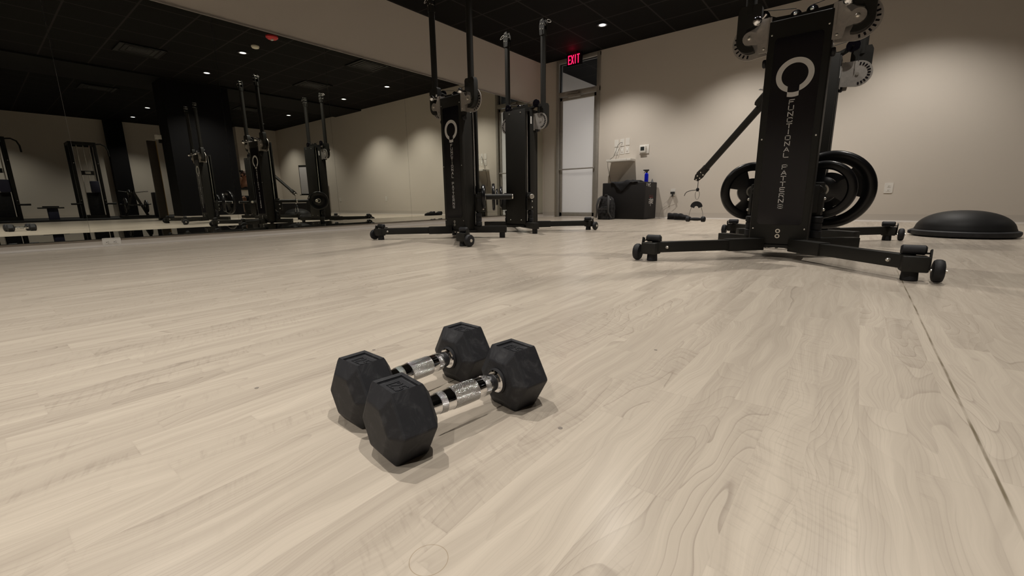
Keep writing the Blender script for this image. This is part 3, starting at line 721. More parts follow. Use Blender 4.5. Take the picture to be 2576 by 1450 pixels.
        for sx in (-1, 1):
            foot = Vector((sx * 0.518, -0.975, 0.075)); inn = Vector((sx * 0.085, -0.520, 0.075))
            dirv = (foot - inn).normalized()
            mb = MB(T)
            mb.beam(inn, foot, 0.050, 0.056, 0.003)
            mb.beam(inn - dirv * 0.01, inn + dirv * 0.20, 0.064, 0.066, 0.003)
            # boxed end
            mb.box(foot + Vector((sx * 0.012, -0.005, -0.006)), (0.082, 0.07, 0.062), Matrix.Rotation(sx * radians(6), 3, 'Z'), 0.005)
            leg = mb.build('base_leg', 'black', root)
            f = foot + Vector((sx * 0.005, 0.0, 0))
            MB(T).cyl((f.x, f.y, 0.0), (f.x, f.y, 0.042), 0.028, 0.026, bev=0.003).build('rubber_foot', 'rubber', leg)
            MB(T).cyl((f.x - 0.038, f.y + 0.01, 0.122), (f.x + 0.040, f.y + 0.01, 0.122), 0.0195, bev=0.006).build('foam_roller', 'rubber', leg)
            q = sx
            mb = MB(T); mb.box((f.x + q * 0.052, f.y - 0.008, 0.086), (0.006, 0.032, 0.082), Matrix.Rotation(radians(-14), 3, 'X'), 0.002)
            mb.beam((f.x - q * 0.03, f.y + 0.05, 0.108), (f.x + q * 0.05, f.y + 0.01, 0.110), 0.02, 0.006)
            mb.build('wheel_bracket', 'black', leg)
            wx = f.x + q * 0.078
            wl = MB(T).lathe([(0.012, -0.018), (0.030, -0.018), (0.040, -0.015), (0.0445, -0.008), (0.0455, 0), (0.0445, 0.008), (0.040, 0.015), (0.030, 0.018), (0.012, 0.018)], (wx, f.y - 0.012, 0.0462), 'X', 32).build('wheel', 'rubber', leg)
            MB(T).cyl((wx - q * 0.04, f.y - 0.012, 0.0462), (wx + q * 0.026, f.y - 0.012, 0.0462), 0.006).cyl((wx + q * 0.018, f.y - 0.012, 0.0462), (wx + q * 0.021, f.y - 0.012, 0.0462), 0.012).build('axle', 'bolt', leg)
            side = Vector((dirv.y, -dirv.x, 0));
            if side.y > 0: side = -side
            c = foot - dirv * 0.062
            MB(T).cyl(c + side * 0.026, c + side * 0.034, 0.008).sphere(c + side * 0.034, 0.007, (1, 1, 1), 12).build('leg_bolt', 'bolt', leg)
            # short rear stub of the crossed base
            s0 = Vector((sx * 0.03, -0.43, 0.078)); s1_ = Vector((sx * 0.345, -0.235, 0.078))
            st = MB(T).beam(s0, s1_, 0.060, 0.060, 0.003).build('base_stub', 'black', root)
            if inner_feet:
                fi = s1_ + (s0 - s1_).normalized() * 0.04
                MB(T).cyl((fi.x, fi.y, 0.0), (fi.x, fi.y, 0.05), 0.026, bev=0.002).build('rubber_foot', 'rubber', st)
        MB(T).box((0, -0.42, 0.0665), (0.27, 0.21, 0.015)).build('base_plate', 'black', root)
        for x_ in (-0.05, 0.0, 0.05):
            MB(T).cyl((x_, -0.50, 0.052), (x_, -0.50, 0.0595), 0.008, seg=6).build('base_bolt', 'bolt', root)
        T = Matrix.Rotation(pi * u + turn, 4, 'Z')
        # --- top pulley bar
        mb = MB(T)
        mb.prism([(-0.13, 0.0), (-0.20, 0.04), (-0.185, 0.065), (-0.12, 0.035), (0.0, 0.03), (0.12, 0.035), (0.185, 0.065), (0.20, 0.04), (0.13, 0.0)], 0.006, Matrix.Translation((0, Y0 + 0.065, Z1)))
        mb.prism([(-0.11, 0.0), (-0.10, 0.045), (0.10, 0.045), (0.11, 0.0)], 0.006, Matrix.Translation((0, Y0 + 0.115, Z1)))
        bar = mb.build('pulley_bar', 'black', root)
        for x, zz, r_, yy in ((-0.188, 0.050, 0.037, 0.085), (0.188, 0.050, 0.037, 0.085), (-0.035, 0.030, 0.026, 0.092), (0.035, 0.036, 0.026, 0.092)):
            MB(T).lathe([(0.006, -0.009), (r_, -0.009), (r_, -0.007), (r_ - 0.006, -0.002), (r_ - 0.006, 0.002), (r_, 0.007), (r_, 0.009), (0.006, 0.009)], (x, Y0 + yy, Z1 + zz), 'Y', 28).build('pulley', 'blackgloss', bar)
            MB(T).cyl((x, Y0 + yy - 0.030, Z1 + zz), (x, Y0 + yy + 0.016, Z1 + zz), 0.0055).sphere((x, Y0 + yy - 0.030, Z1 + zz), 0.009, (1, .6, 1), 12).build('pulley_bolt', 'chrome', bar)
        for sx in (-1, 1):
            MB(T).tube([(sx * 0.035, Y0 + 0.085, Z1 + 0.062), (sx * 0.185, Y0 + 0.085, Z1 + 0.0865)], 0.002, 6).build('cable', 'cable', bar)
            MB(T).tube([(sx * 0.223, Y0 + 0.085, Z1 + 0.050), (sx * 0.225, Y0 + 0.085, Z1 - 0.05)], 0.002, 6).build('cable', 'cable', bar)
        # --- arms
        for sx in (-1, 1):
            px, pz, py = sx * 0.227, (1.165 if u == 0 else 1.105), Y0 + 0.035
            # notched half disc plate
            rD, rS = (0.095, 0.078) if u == 0 else (0.079, 0.060)
            def dplate(yy, notch):
                r = rD; P = [(sx * (W2 - 0.004) - px, -r), (0, -r)]
                P = []
                P.append((sx * (W2 + 0.0) - px, -r + 0.012)); 
                for k in range(25):
                    q = -pi / 2 + pi * k / 24; P.append((sx * (0.0 + r * cos(q)), r * sin(q)))
                P.append((sx * (W2 + 0.0) - px, r))
                return P
            mb = MB(T)
            mb.prism(dplate(0, 1), 0.006, Matrix.Translation((px, py + 0.030, pz)))
            mb.box((sx * (W2 + 0.004), py, pz), (0.006, 0.075, 0.16))
            hp = mb.build('hinge_plate', 'steel', root)
            mb = MB(T)
            for k in range(11):
                q = radians(-80 + 160 * k / 10); Rm = Matrix.Translation((px + sx * rS * cos(q), py + 0.030, pz + rS * sin(q))) @ Matrix.Rotation(-q * sx if sx > 0 else q, 4, 'Y')
                mb.prism([(-0.008, -0.0042), (0.008, -0.0042), (0.008, 0.0042), (-0.008, 0.0042)], 0.0085, Rm)
            mb.build('index_slot', 'blackgloss', hp)
            # lobed face plate
            P = [(-0.098, -0.085), (-0.050, -0.085), (-0.04, -0.038), (-0.02, -0.036)]
            for k in range(13):
                q = radians(-110 + 250 * k / 12); P.append((0.034 * cos(q), 0.034 * sin(q)))
            P += [(-0.045, 0.045), (-0.055, 0.080), (-0.098, 0.080)]
            P = [(sx * x, z_) for x, z_ in P]
            MB(T).prism(P, 0.006, Matrix.Translation((px, py - 0.030, pz))).build('face_plate', 'steel', hp)
            MB(T).cyl((px, py - 0.040, pz), (px, py + 0.036, pz), 0.009).sphere((px, py - 0.038, pz), 0.010, (1, .5, 1), 12).sphere((px - sx * 0.072, py - 0.034, pz - 0.066), 0.006, (1, .4, 1), 10).build('pivot_bolt', 'bolt', hp)
            # arm orientation
            Tz, lean, twist = arms.get((u, sx), (0.0, 0.0, 0.0))
            # local arm frame: z along the arm, pivot at the origin
            R = Matrix.Rotation(twist, 4, 'X') @ Matrix.Rotation(lean * sx, 4, 'Y')
            A = T @ Matrix.Translation((px, py, pz)) @ R
            mb = MB(A)
            P = []
            ox = sx * 0.048                      # tube axis sits outboard of the pivot
            arc = [radians(-70 - 110 * k / 10) if sx < 0 else radians(-110 + 110 * k / 10) for k in range(11)]
            ro_, ri_ = 0.067, 0.037
            outp = [(ro_ * cos(q), ro_ * sin(q)) for q in arc]; inp = [(ri_ * cos(q), ri_ * sin(q)) for q in reversed(arc)]
            poly = outp + [(sx * 0.067, 0.14), (sx * 0.055, 0.165), (-sx * 0.036, 0.165), (-sx * 0.046, 0.15), (-sx * 0.046, 0.085), (-sx * 0.01, 0.06), (sx * 0.02, 0.05)] + inp
            mb.prism(poly, 0.044)
            yoke = mb.build('arm_yoke', 'black', root)
            ax = sx * 0.010
            arm = MB(A).cyl((ax, 0, 0.12), (ax, 0, 0.83), 0.0265, seg=24).build('arm_tube', 'black', yoke)
            # chrome ball knob of the index pin
            MB(A).cyl((-sx * 0.040, -0.02, 0.062), (-sx * 0.040, -0.065, 0.062), 0.008).sphere((-sx * 0.040, -0.080, 0.062), 0.0225).cyl((-sx * 0.055, -0.045, 0.08), (-sx * 0.075, -0.055, 0.095), 0.007).build('index_knob', 'chrome', yoke)
            # head with rollers
            mb = MB(A)
            hy = 0.83
            for yy in (-0.022, 0.022):
                mb.prism([(ax - 0.026, hy - 0.045), (ax + 0.026, hy - 0.045), (ax + 0.032, hy + 0.03), (ax + 0.022, hy + 0.085), (ax - 0.014, hy + 0.095), (ax - 0.034, hy + 0.05)], 0.005, Matrix.Translation((0, yy, 0)))
            mb.cyl((ax, 0, hy - 0.05), (ax, 0, hy), 0.031)
            hd = mb.build('arm_head', 'black', yoke)
            mb = MB(A)
            for bx, bz in ((-0.012, 0.0), (0.016, 0.008), (-0.014, 0.045), (0.014, 0.050), (0.0, 0.080)):
                mb.cyl((ax + bx, -0.028, hy + bz), (ax + bx, 0.028, hy + bz), 0.0055)
            mb.build('roller_bolt', 'bolt', yoke)
            MB(A).lathe([(0.004, -0.014), (0.018, -0.014), (0.014, 0), (0.018, 0.014), (0.004, 0.014)], (ax + 0.002, 0, hy + 0.03), 'Y', 20).build('head_pulley', 'rubber', yoke)
            if lean < 1.0:
                Tc = A @ Matrix.Translation((ax + sx * 0.045, 0, hy + 0.072)) @ Matrix.Rotation(sx * radians(-65), 4, 'Y')
                if u == 1 and sx == 1 and False: pass
                cb = carabiner(Tc, yoke)
                MB(A).tube([(ax + sx * 0.02, 0, hy + 0.06), (ax + sx * 0.045, 0, hy + 0.072)], 0.003, 6).build('cable_end', 'cable', yoke)
    return root
RC = (-0.334, 3.28, 0); RL = (-2.838, 3.28, 0)
R_sl = {(0, 1): ((0.08, 0.997, 0), 0.35), (0, -1): ((-0.35, 0.94, 0), 0.25), (1, 1): ((0.77, 0.64, 0), 0.25), (1, -1): ((-0.77, 0.64, 0), 0.22)}
L_TURN = radians(-3.5)
L_sl = {(0, 1): ((0.72, 0.69, 0), 0.30), (0, -1): ((-0.72, 0.69, 0), 0.28), (1, 1): ((0.72, 0.69, 0), 0.28), (1, -1): ((-0.72, 0.69, 0), 0.26)}
R_arms = {(1, 1): (0, radians(138.6), radians(-29.0))}
right = build_machine('cable_machine', RC, 0.0, R_arms, 'large black two-tower cable machine right of centre, one arm lowered', R_sl)
left = build_machine('cable_machine', RL, 0.0, {}, 'black two-tower cable machine beside the wall mirrors, all arms pointing up', L_sl, True, L_TURN)

# ------------------------------------------------------------------ weight plates (loaded on the sleeves)
def make_plate(r, th, windows=3):
    t = empty('weight_plate')
    # disc in local xz plane, axis y; spoke windows cut as real openings
    hub = 0.05; ri = r * 0.45; ro = r * 0.71; rh = 0.0253; seg = 72
    V = []; F = []
    rings = [rh, hub, ri, ro, r * 0.76, r * 0.90, r * 0.965, r * 0.992, r]
    ths = [th * 0.5, th * 0.48, th * 0.28, th * 0.28, th * 0.46, th * 0.5, th * 0.42, th * 0.30, th * 0.12]
    for sgn in (-1, 1):
        for rr, tt in zip(rings, ths):
            for k in range(seg):
                q = 2 * pi * k / seg; V.append((rr * cos(q), sgn * tt, rr * sin(q)))
    nr = len(rings); off = nr * seg
    win = set()
    if windows:
        per = seg // windows
        for k in range(seg):
            if (k % per) < per * 0.42: win.add(k)
    for j in range(nr - 1):
        for k in range(seg):
            k2 = (k + 1) % seg
            if j == 2 and k in win: continue
            F.append((j * seg + k, j * seg + k2, (j + 1) * seg + k2, (j + 1) * seg + k))
            F.append((off + j * seg + k, off + (j + 1) * seg + k, off + (j + 1) * seg + k2, off + j * seg + k2))
    for k in range(seg):
        k2 = (k + 1) % seg
        F.append(((nr - 1) * seg + k, (nr - 1) * seg + k2, off + (nr - 1) * seg + k2, off + (nr - 1) * seg + k))
        F.append((k, off + k, off + k2, k2))
        if k in win:
            F.append((2 * seg + k, 2 * seg + k2, off + 2 * seg + k2, off + 2 * seg + k))
            F.append((3 * seg + k, off + 3 * seg + k, off + 3 * seg + k2, 3 * seg + k2))
            if (k - 1) % seg not in win: F.append((2 * seg + k, off + 2 * seg + k, off + 3 * seg + k, 3 * seg + k))
            if k2 not in win: F.append((2 * seg + k2, 3 * seg + k2, off + 3 * seg + k2, off + 2 * seg + k2))
    mb = MB(); mb._add(V, F); mb.build('plate_disc', 'plate', t, 40)
    MB().lathe([(0.0253, -th * 0.56), (0.034, -th * 0.56), (0.034, th * 0.56), (0.0253, th * 0.56), (0.0253, -th * 0.56)], axis='Y', seg=32, cap=False).build('steel_hub_ring', 'bolt', t)
    return t
def place_plate(loc, rz, u, sx, along, r, th, label, spin=0.0, windows=3):
    T = Matrix.Translation(Vector(loc)) @ Matrix.Rotation(rz, 4, 'Z') @ Matrix.Rotation(pi * u, 4, 'Z')
    d = Vector((R_sl if loc is RC else L_sl)[(u, sx)][0]).normalized(); a = Vector((sx * 0.152, -0.355, 0.368))
    p = T @ (a + d * along); dd = (T.to_3x3() @ d).normalized()
    t = make_plate(r, th, windows); ang = atan2(-dd.x, dd.y)
    t.matrix_world = Matrix.Translation(p) @ Matrix.Rotation(ang, 4, 'Z') @ Matrix.Rotation(spin, 4, 'Y')
    tag(t, label, 'weight plate', 'black weight plates on the machine sleeves'); return t
place_plate(RC, 0, 0, 1, 0.325, 0.228, 0.062, 'largest black three-spoke weight plate, on the right side of the right cable machine', radians(70))
place_plate(RC, 0, 0, 1, 0.11, 0.160, 0.048, 'medium black weight plate just in front of the largest plate', radians(-31))
place_plate(RC, 0, 0, -1, 0.125, 0.174, 0.052, 'black weight plate on the left side of the right cable machine', radians(-51))
place_plate(RL, L_TURN, 0, 1, 0.045, 0.108, 0.034, 'small black weight plate against the near tower of the left cable machine', 0, 0)
place_plate(RL, L_TURN, 1, 1, 0.145, 0.145, 0.032, 'widest black weight plate of the three stacked on the left cable machine', 0.3, 0)
place_plate(RL, L_TURN, 1, 1, 0.108, 0.088, 0.022, 'smallest black weight plate, between two others on the left cable machine', 0.6, 0)
place_plate(RL, L_TURN, 1, 1, 0.066, 0.112, 0.030, 'innermost black weight plate of the three stacked on the left cable machine', 0.9, 0)

# ------------------------------------------------------------------ hanging handle on the lowered arm
bpy.context.view_layer.update()
def arm_tip():
    u, sx = 1, 1
    T = Matrix.Translation(Vector(RC)) @ Matrix.Rotation(pi, 4, 'Z')
    Tz, lean, twist = R_arms[(1, 1)]
    A = T @ Matrix.Translation((sx * 0.227, -0.52 + 0.035, 1.105)) @ Matrix.Rotation(twist, 4, 'X') @ Matrix.Rotation(lean * sx, 4, 'Y')
    return A @ Vector((sx * 0.010, 0, 0.83 + 0.06))
tip = arm_tip(); print('TIP', tip)
hx, hy, hz = tip
hg = empty('stirrup_handle', (hx, hy, 0)); tag(hg, 'black stirrup cable handle hanging on a clip from the lowered machine arm', 'handle')
MB().tube([(0, 0, hz), (0.0, 0, hz - 0.11)], 0.0028, 8).build('cable', 'cable', hg)
MB().sphere((0, 0, hz - 0.112), 0.014, (1, 1, 1.2), 14).build('cable_stop', 'rubber', hg)
P = [(-0.112, 0, hz - 0.165), (-0.104, 0, hz - 0.143), (-0.092, 0, hz - 0.131), (-0.075, 0, hz - 0.124), (-0.05, 0, hz - 0.118), (0, 0, hz - 0.114)]
MB().tube(P, 0.003, 8).build('cord_tail', 'cable', hg)
carabiner(Matrix.Translation((0, 0, hz - 0.122)), hg, 0.078, 0.036)
za = hz - 0.232
P = []
for k in range(15):
    q = radians(180 - 180 * k / 14); P.append((0.05 * cos(q), 0.048 * sin(q)))
for k in range(11):
    q = radians(180 * k / 10); P.append((0.020 * cos(q), -0.012 + 0.018 * sin(q)))
P = [(x, z_) for x, z_ in P]
MB().prism(P, 0.018, Matrix.Translation((0, 0, za - 0.03))).build('stirrup_top', 'rubber', hg)
zb = za - 0.140
for sx in (-1, 1):
    MB().tube([(sx * 0.042, 0, za - 0.035), (sx * 0.056, 0, za - 0.08), (sx * 0.064, 0, zb)], 0.0028, 8).build('side_cable', 'cablegrey', hg)
    MB().cyl((sx * 0.048, 0, zb), (sx * 0.083, 0, zb), 0.0250, bev=0.006).build('end_cap', 'rubber', hg)
MB().lathe([(0.010, -0.048), (0.012, -0.04), (0.0145, -0.02), (0.015, 0), (0.0145, 0.02), (0.012, 0.04), (0.010, 0.048)], (0, 0, zb), 'X', 20).build('grip', 'rubber', hg)

# ------------------------------------------------------------------ back wall fittings
def plate_fit(name, x, z, w_, h_, label, cat, kind, group=None, loc_y=YW, rz=0.0):
    t = empty(name, (x, loc_y, z), rz); tag(t, label, cat, group)
    MB().prism(rrect(-w_ / 2, w_ / 2, -h_ / 2, h_ / 2, 0.006), 0.006, Matrix.Translation((0, -0.003, 0))).build('cover_plate', 'whiteplastic', t)
    if kind == 'duplex_h' or kind == 'duplex_v':
        for s_ in (-1, 1):
            cx, cz = (s_ * 0.024, 0) if kind == 'duplex_h' else (0, s_ * 0.024)
            sk = MB().prism(rrect(cx - 0.017, cx + 0.017, cz - 0.015, cz + 0.015, 0.005), 0.002, Matrix.Translation((0, -0.007, 0))).build('socket', 'whiteplastic', t)
            mb = MB()
            for dx in (-0.006, 0.006):
                if kind == 'duplex_h': mb.box((cx + 0.001, -0.0085, cz + dx), (0.008, 0.001, 0.0022))
                else: mb.box((cx + dx, -0.0085, cz + 0.003), (0.0022, 0.001, 0.008))
            mb.cyl((cx - (0.009 if kind == 'duplex_h' else 0), -0.008, cz - (0.009 if kind == 'duplex_v' else 0)), (cx - (0.009 if kind == 'duplex_h' else 0), -0.009, cz - (0.009 if kind == 'duplex_v' else 0)), 0.0028, seg=12)
            mb.build('slots', 'slot', sk)
    elif kind == 'switch':
        MB().box((0, -0.008, 0), (0.032, 0.006, 0.064), None, 0.002).build('rocker', 'whiteplastic', t)
    elif kind == 'dimmer':
        MB().box((0, -0.008, 0), (0.032, 0.006, 0.064), None, 0.002).build('rocker', 'whiteplastic', t)
        MB().cyl((0, -0.0105, 0.008), (0, -0.013, 0.008), 0.004).build('indicator', mat('indicator_light', (0.9, 0.95, 0.9), 0.3, emit=(0.9, 1, 0.95), es=0.8), t)
    return t
G = 'switch and blank plates above the wall shelf'
plate_fit('blank_plate', -3.405, 1.268, 0.075, 0.118, 'upper left blank white plate of the block above the shelf', 'wall plate', 'blank', G)
hp = plate_fit('blank_plate', -3.300, 1.272, 0.075, 0.118, 'upper middle white plate with two cables coming out of it', 'wall plate', 'blank', G)
plate_fit('blank_plate', -3.203, 1.280, 0.075, 0.118, 'upper right blank white plate of the block above the shelf', 'wall plate', 'blank', G)
plate_fit('light_switch', -3.400, 1.138, 0.075, 0.118, 'lower left white rocker switch behind the hanging cables', 'light switch', 'switch', G)
plate_fit('light_switch', -3.300, 1.142, 0.075, 0.118, 'lower middle white rocker switch with a lit dot', 'light switch', 'dimmer', G)
plate_fit('light_switch', -3.205, 1.148, 0.075, 0.118, 'lower right white rocker switch above the shelf', 'light switch', 'dimmer', G)
plate_fit('wall_outlet', 0.262, 0.415, 0.082, 0.125, 'white duplex outlet on the back wall right of the right cable machine', 'outlet', 'duplex_v')
op = plate_fit('wall_outlet', -2.392, 0.415, 0.075, 0.118, 'white outlet with a black charger plugged in, right of the foam box', 'outlet', 'blank')
plate_fit('wall_outlet', 0.726, 0.036, 0.118, 0.070, 'horizontal white duplex outlet at floor level under the wall mirrors', 'outlet', 'duplex_h')
o = bpy.data.objects['wall_outlet.002']; o.location = (XL + 0.002 + 0.006, 0.726, 0.0365); o.rotation_euler = (0, 0, radians(90))
plate_fit('wall_outlet', 2.6, 0.415, 0.075, 0.118, 'white outlet on the back wall seen in the mirror beside the bare wall', 'outlet', 'duplex_v')
th = empty('thermostat', (-2.905, YW, 1.13)); tag(th, 'white wall thermostat with a small dark display', 'thermostat')
MB().box((0, -0.006, 0), (0.165, 0.012, 0.145), None, 0.005).build('backplate', 'whiteplastic', th)
MB().box((-0.018, -0.028, 0.0), (0.105, 0.034, 0.11), None, 0.006).build('body', 'whiteplastic', th)
MB().box((-0.018, -0.0455, 0.008), (0.064, 0.002, 0.06)).build('display', 'screen', th)
ch = empty('phone_charger', (-2.385, YW - 0.006, 0.40)); tag(ch, 'black plug charger in the outlet beside the foam box', 'charger')
MB().box((0, -0.03, 0.01), (0.058, 0.05, 0.036), None, 0.005).build('body', 'cable', ch)
MB().box((0.005, -0.05, -0.028), (0.02, 0.02, 0.045), None, 0.003).build('strain_relief', 'cable', ch)
c1 = MB().tube([(-2.38, YW - 0.06, 0.36), (-2.375, YW - 0.05, 0.30), (-2.43, YW - 0.04, 0.22), (-2.47, YW - 0.03, 0.12), (-2.465, YW - 0.05, 0.02), (-2.44, YW - 0.10, 0.004), (-2.50, YW - 0.15, 0.004), (-2.58, YW - 0.12, 0.004)], 0.0022, 6).build('charging_cable', 'cablegrey')
tag(c1, 'thin pale charging cable running from the wall charger to the floor', 'cable')
c2 = MB().tube([(-2.40, YW - 0.055, 0.37), (-2.44, YW - 0.035, 0.30), (-2.54, YW - 0.028, 0.22), (-2.57, YW - 0.03, 0.10), (-2.56, YW - 0.06, 0.006), (-2.50, YW - 0.20, 0.0035), (-2.41, YW - 0.22, 0.0035), (-2.36, YW - 0.18, 0.0035)], 0.0022, 6).build('charging_cable', 'cablegrey')
tag(c2, 'thin pale looping cable between the charger and the foam box', 'cable')
pg = MB().box((-2.335, YW - 0.17, 0.011), (0.055, 0.03, 0.02), Matrix.Rotation(0.3, 3, 'Z'), 0.004).build('cable_plug', 'cable'); tag(pg, 'small dark connector lying on the floor beside the baseboard', 'plug')
sh = empty('wall_shelf', (-3.278, YW, 0.968)); tag(sh, 'short thick white floating shelf below the switch plates', 'shelf')
MB().box((0, -0.10, 0), (0.44, 0.20, 0.038), None, 0.003).build('board', 'whiteplastic', sh)
MB().box((0.15, -0.202, 0), (0.004, 0.004, 0.036)).build('edge_joint', 'cablegrey', sh)
wc = MB().tube([(-3.298, YW - 0.008, 1.275), (-3.32, YW - 0.03, 1.27), (-3.36, YW - 0.05, 1.23), (-3.39, YW - 0.05, 1.14), (-3.43, YW - 0.06, 1.04), (-3.47, YW - 0.10, 1.0), (-3.505, YW - 0.12, 0.97), (-3.512, YW - 0.10, 0.88), (-3.50, YW - 0.06, 0.75), (-3.475, YW - 0.05, 0.63)], 0.0035, 8).build('wall_cable', 'cable')
tag(wc, 'black cable looping from the upper middle plate past the shelf end', 'cable')
wc = MB().tube([(-3.296, YW - 0.008, 1.27), (-3.305, YW - 0.03, 1.24), (-3.34, YW - 0.04, 1.16), (-3.375, YW - 0.05, 1.08), (-3.40, YW - 0.05, 0.995)], 0.0028, 8).build('wall_cable', 'cablegrey')
tag(wc, 'grey cable dropping from the upper middle plate to the shelf top', 'cable')

# ------------------------------------------------------------------ foam jump box and what sits on and by it
bx = empty('plyo_box', (-3.02, 6.935, 0)); tag(bx, 'large black foam jump box against the back wall beside the door', 'jump box')
MB().box((0, 0, 0.2925), (0.74, 0.49, 0.585), None, 0.012, 3).build('foam_body', 'foam', bx)
mb = MB()
Mx = Matrix.Translation((0.371, -0.09, 0.545)) @ Matrix.Rotation(pi / 2, 4, 'Z') @ Matrix.Rotation(pi, 4, 'Y')
for k, c_ in enumerate('24'): glyph(mb, c_, Mx @ Matrix.Translation((-0.05 + k * 0.06, 0, -0.02)), 0.042, 0.052, 0.008, 0.002)
mb.box((0.371, -0.19, 0.545), (0.002, 0.010, 0.045))
mb.build('height_mark_24', 'white', bx)
mb = MB()
Mx = Matrix.Translation((-0.318, -0.246, 0.115)) @ Matrix.Rotation(pi / 2, 4, 'Y')
for k, c_ in enumerate('30'): glyph(mb, c_, Mx @ Matrix.Translation((-0.045 + k * 0.05, 0, -0.02)), 0.036, 0.050, 0.008, 0.002)
mb.box((-0.322, -0.246, 0.045), (0.014, 0.002, 0.04))
mb.build('height_mark_30', 'white', bx)
mb = MB()
Mx = Matrix.Translation((0.371, 0.0, 0.235)) @ Matrix.Rotation(pi / 2, 4, 'Z') @ Matrix.Rotation(pi, 4, 'Y')
xs_ = [-0.10, -0.045, 0.0, 0.035]
for c_, xx in zip('axle', xs_): glyph(mb, c_, Mx @ Matrix.Translation((xx, 0, -0.08)), 0.040 if c_ != 'l' else 0.012, 0.11, 0.010, 0.002)
mb.build('brand_lettering', 'white', bx)
MB().box((0.371, 0.01, 0.345), (0.002, 0.16, 0.006)).build('red_rule', 'redprint', bx)
mb = MB()
Mx = Matrix.Translation((0.371, 0.0, 0.362)) @ Matrix.Rotation(pi / 2, 4, 'Z') @ Matrix.Rotation(pi, 4, 'Y')
for k in range(7): mb.box((0.371, -0.065 + 0.022 * k, 0.372), (0.002, 0.010, 0.014))
mb.build('small_print', mat('dim_red_print', (0.10, 0.03, 0.03), 0.6), bx)

sb = empty('spray_bottle', (-2.83, 6.93, 0.585)); sb.location = (-2.725, 6.90, 0.585)
tag(sb, 'cobalt blue spray bottle with black trigger standing on the foam box', 'spray bottle')
MB().lathe([(0, 0.001), (0.028, 0.001), (0.031, 0.005), (0.031, 0.115), (0.027, 0.13), (0.015, 0.14), (0.013, 0.15), (0, 0.15)]).build('bottle_body', 'blue', sb)
MB().cyl((0, 0, 0.146), (0, 0, 0.17), 0.016, bev=0.002).build('cap', 'cable', sb)
MB().box((-0.004, 0, 0.185), (0.085, 0.024, 0.022), None, 0.006).box((0.004, 0, 0.172), (0.03, 0.022, 0.02)).box((-0.05, 0, 0.187), (0.012, 0.014, 0.014)).build('spray_head', 'cable', sb)
MB().tube([(-0.02, 0, 0.176), (-0.028, 0, 0.16), (-0.042, 0, 0.14)], [0.006, 0.005, 0.004], 8).build('trigger', 'cable', sb)
cn = empty('sports_cone', (-2.685, 7.05, 0.585)); tag(cn, 'small dull grey cone on the foam box behind the spray bottle', 'cone')
MB().lathe([(0.03, 0.0), (0.028, 0.004), (0.020, 0.006), (0.004, 0.055), (0, 0.055)]).build('cone_body', mat('dull_grey', (0.12, 0.12, 0.13), 0.6), cn)

def cloth(name, pts_fn, nx, ny, m, parent=None, thick=0.006):
    me = bpy.data.meshes.new(name); V = []; F = []
    for j in range(ny):
        for i in range(nx): V.append(pts_fn(i / (nx - 1), j / (ny - 1)))
    for j in range(ny - 1):
        for i in range(nx - 1): F.append((j * nx + i, j * nx + i + 1, (j + 1) * nx + i + 1, (j + 1) * nx + i))
    me.from_pydata(V, [], F); me.materials.append(M[m])
    for p in me.polygons: p.use_smooth = True
    o = bpy.data.objects.new(name, me); C.objects.link(o)
    s_ = o.modifiers.new('s', 'SOLIDIFY'); s_.thickness = thick; s_.offset = 1
    sub = o.modifiers.new('sub', 'SUBSURF'); sub.levels = 1; sub.render_levels = 1
    if parent: o.parent = parent
    return o
from mathutils import noise as mn
def jk(u, v):
    # jacket lying crumpled over the box top with a tip hanging down the front
    x = -3.245 + 0.47 * u; s_ = v * 0.42
    tipl = 0.16 * max(0, 1 - abs(u - 0.42) / 0.33)
    yfront = 6.683
    y = 7.08 - s_; z = 0.592
    if v > 0.9:
        pass
    lim = 7.08 - yfront
    tot = lim + tipl; d = v * tot
    if d < lim: y = 7.08 - d; z = 0.591
    else: y = yfront - 0.002; z = 0.591 - (d - lim)
    n_ = mn.noise(Vector((x * 11, y * 9 + z * 7, 1.3))); n2 = mn.noise(Vector((x * 25, y * 22 + z * 14, 5.3)))
    bulge = max(0, n_) * 0.045 + abs(n2) * 0.018
    if u > 0.45 and u < 0.75 and d < lim: bulge += 0.025 * sin((u - 0.45) / 0.3 * pi)
    if d < lim: z += bulge
    else: y -= bulge * 0.5
    return (x + n2 * 0.01, y, z)
jo = cloth('jacket', jk, 26, 22, 'fabric'); tag(jo, 'crumpled black jacket lying over the top of the foam box', 'jacket')

bp_ = empty('backpack', (-3.24, 6.55, 0)); tag(bp_, 'dark camouflage backpack leaning against the front of the foam box', 'backpack')
def bagshape(w_, d_, h_, name, m, c, lean=0.0, rnd=0.5, parent=None, seed=0):
    mb = MB(); n = 10; k_ = 28; V = []; F = []
    for j in range(n + 1):
        tt = j / n; zz = h_ * tt; ww = w_ * (1 - 0.30 * tt ** 3) * (0.93 + 0.07 * sin(pi * tt)); dd = d_ * (1 - 0.45 * tt ** 2)
        if j == n: ww *= 0.7; dd *= 0.55
        for k in range(k_):
            q = 2 * pi * k / k_; e = 0.55
            x = ww / 2 * (abs(cos(q)) ** e) * (1 if cos(q) > 0 else -1); y = dd / 2 * (abs(sin(q)) ** e) * (1 if sin(q) > 0 else -1)
            nn = mn.noise(Vector((x * 14 + seed, y * 14, zz * 12))) * 0.008
            V.append((c[0] + x + nn, c[1] + y + lean * zz + nn, c[2] + zz))
    for j in range(n):
        for k in range(k_): F.append((j * k_ + k, j * k_ + (k + 1) % k_, (j + 1) * k_ + (k + 1) % k_, (j + 1) * k_ + k))
    F.append(tuple(reversed(range(k_)))); F.append(tuple(n * k_ + k for k in range(k_)))
    mb._add(V, F); return mb.build(name, m, parent, 60)
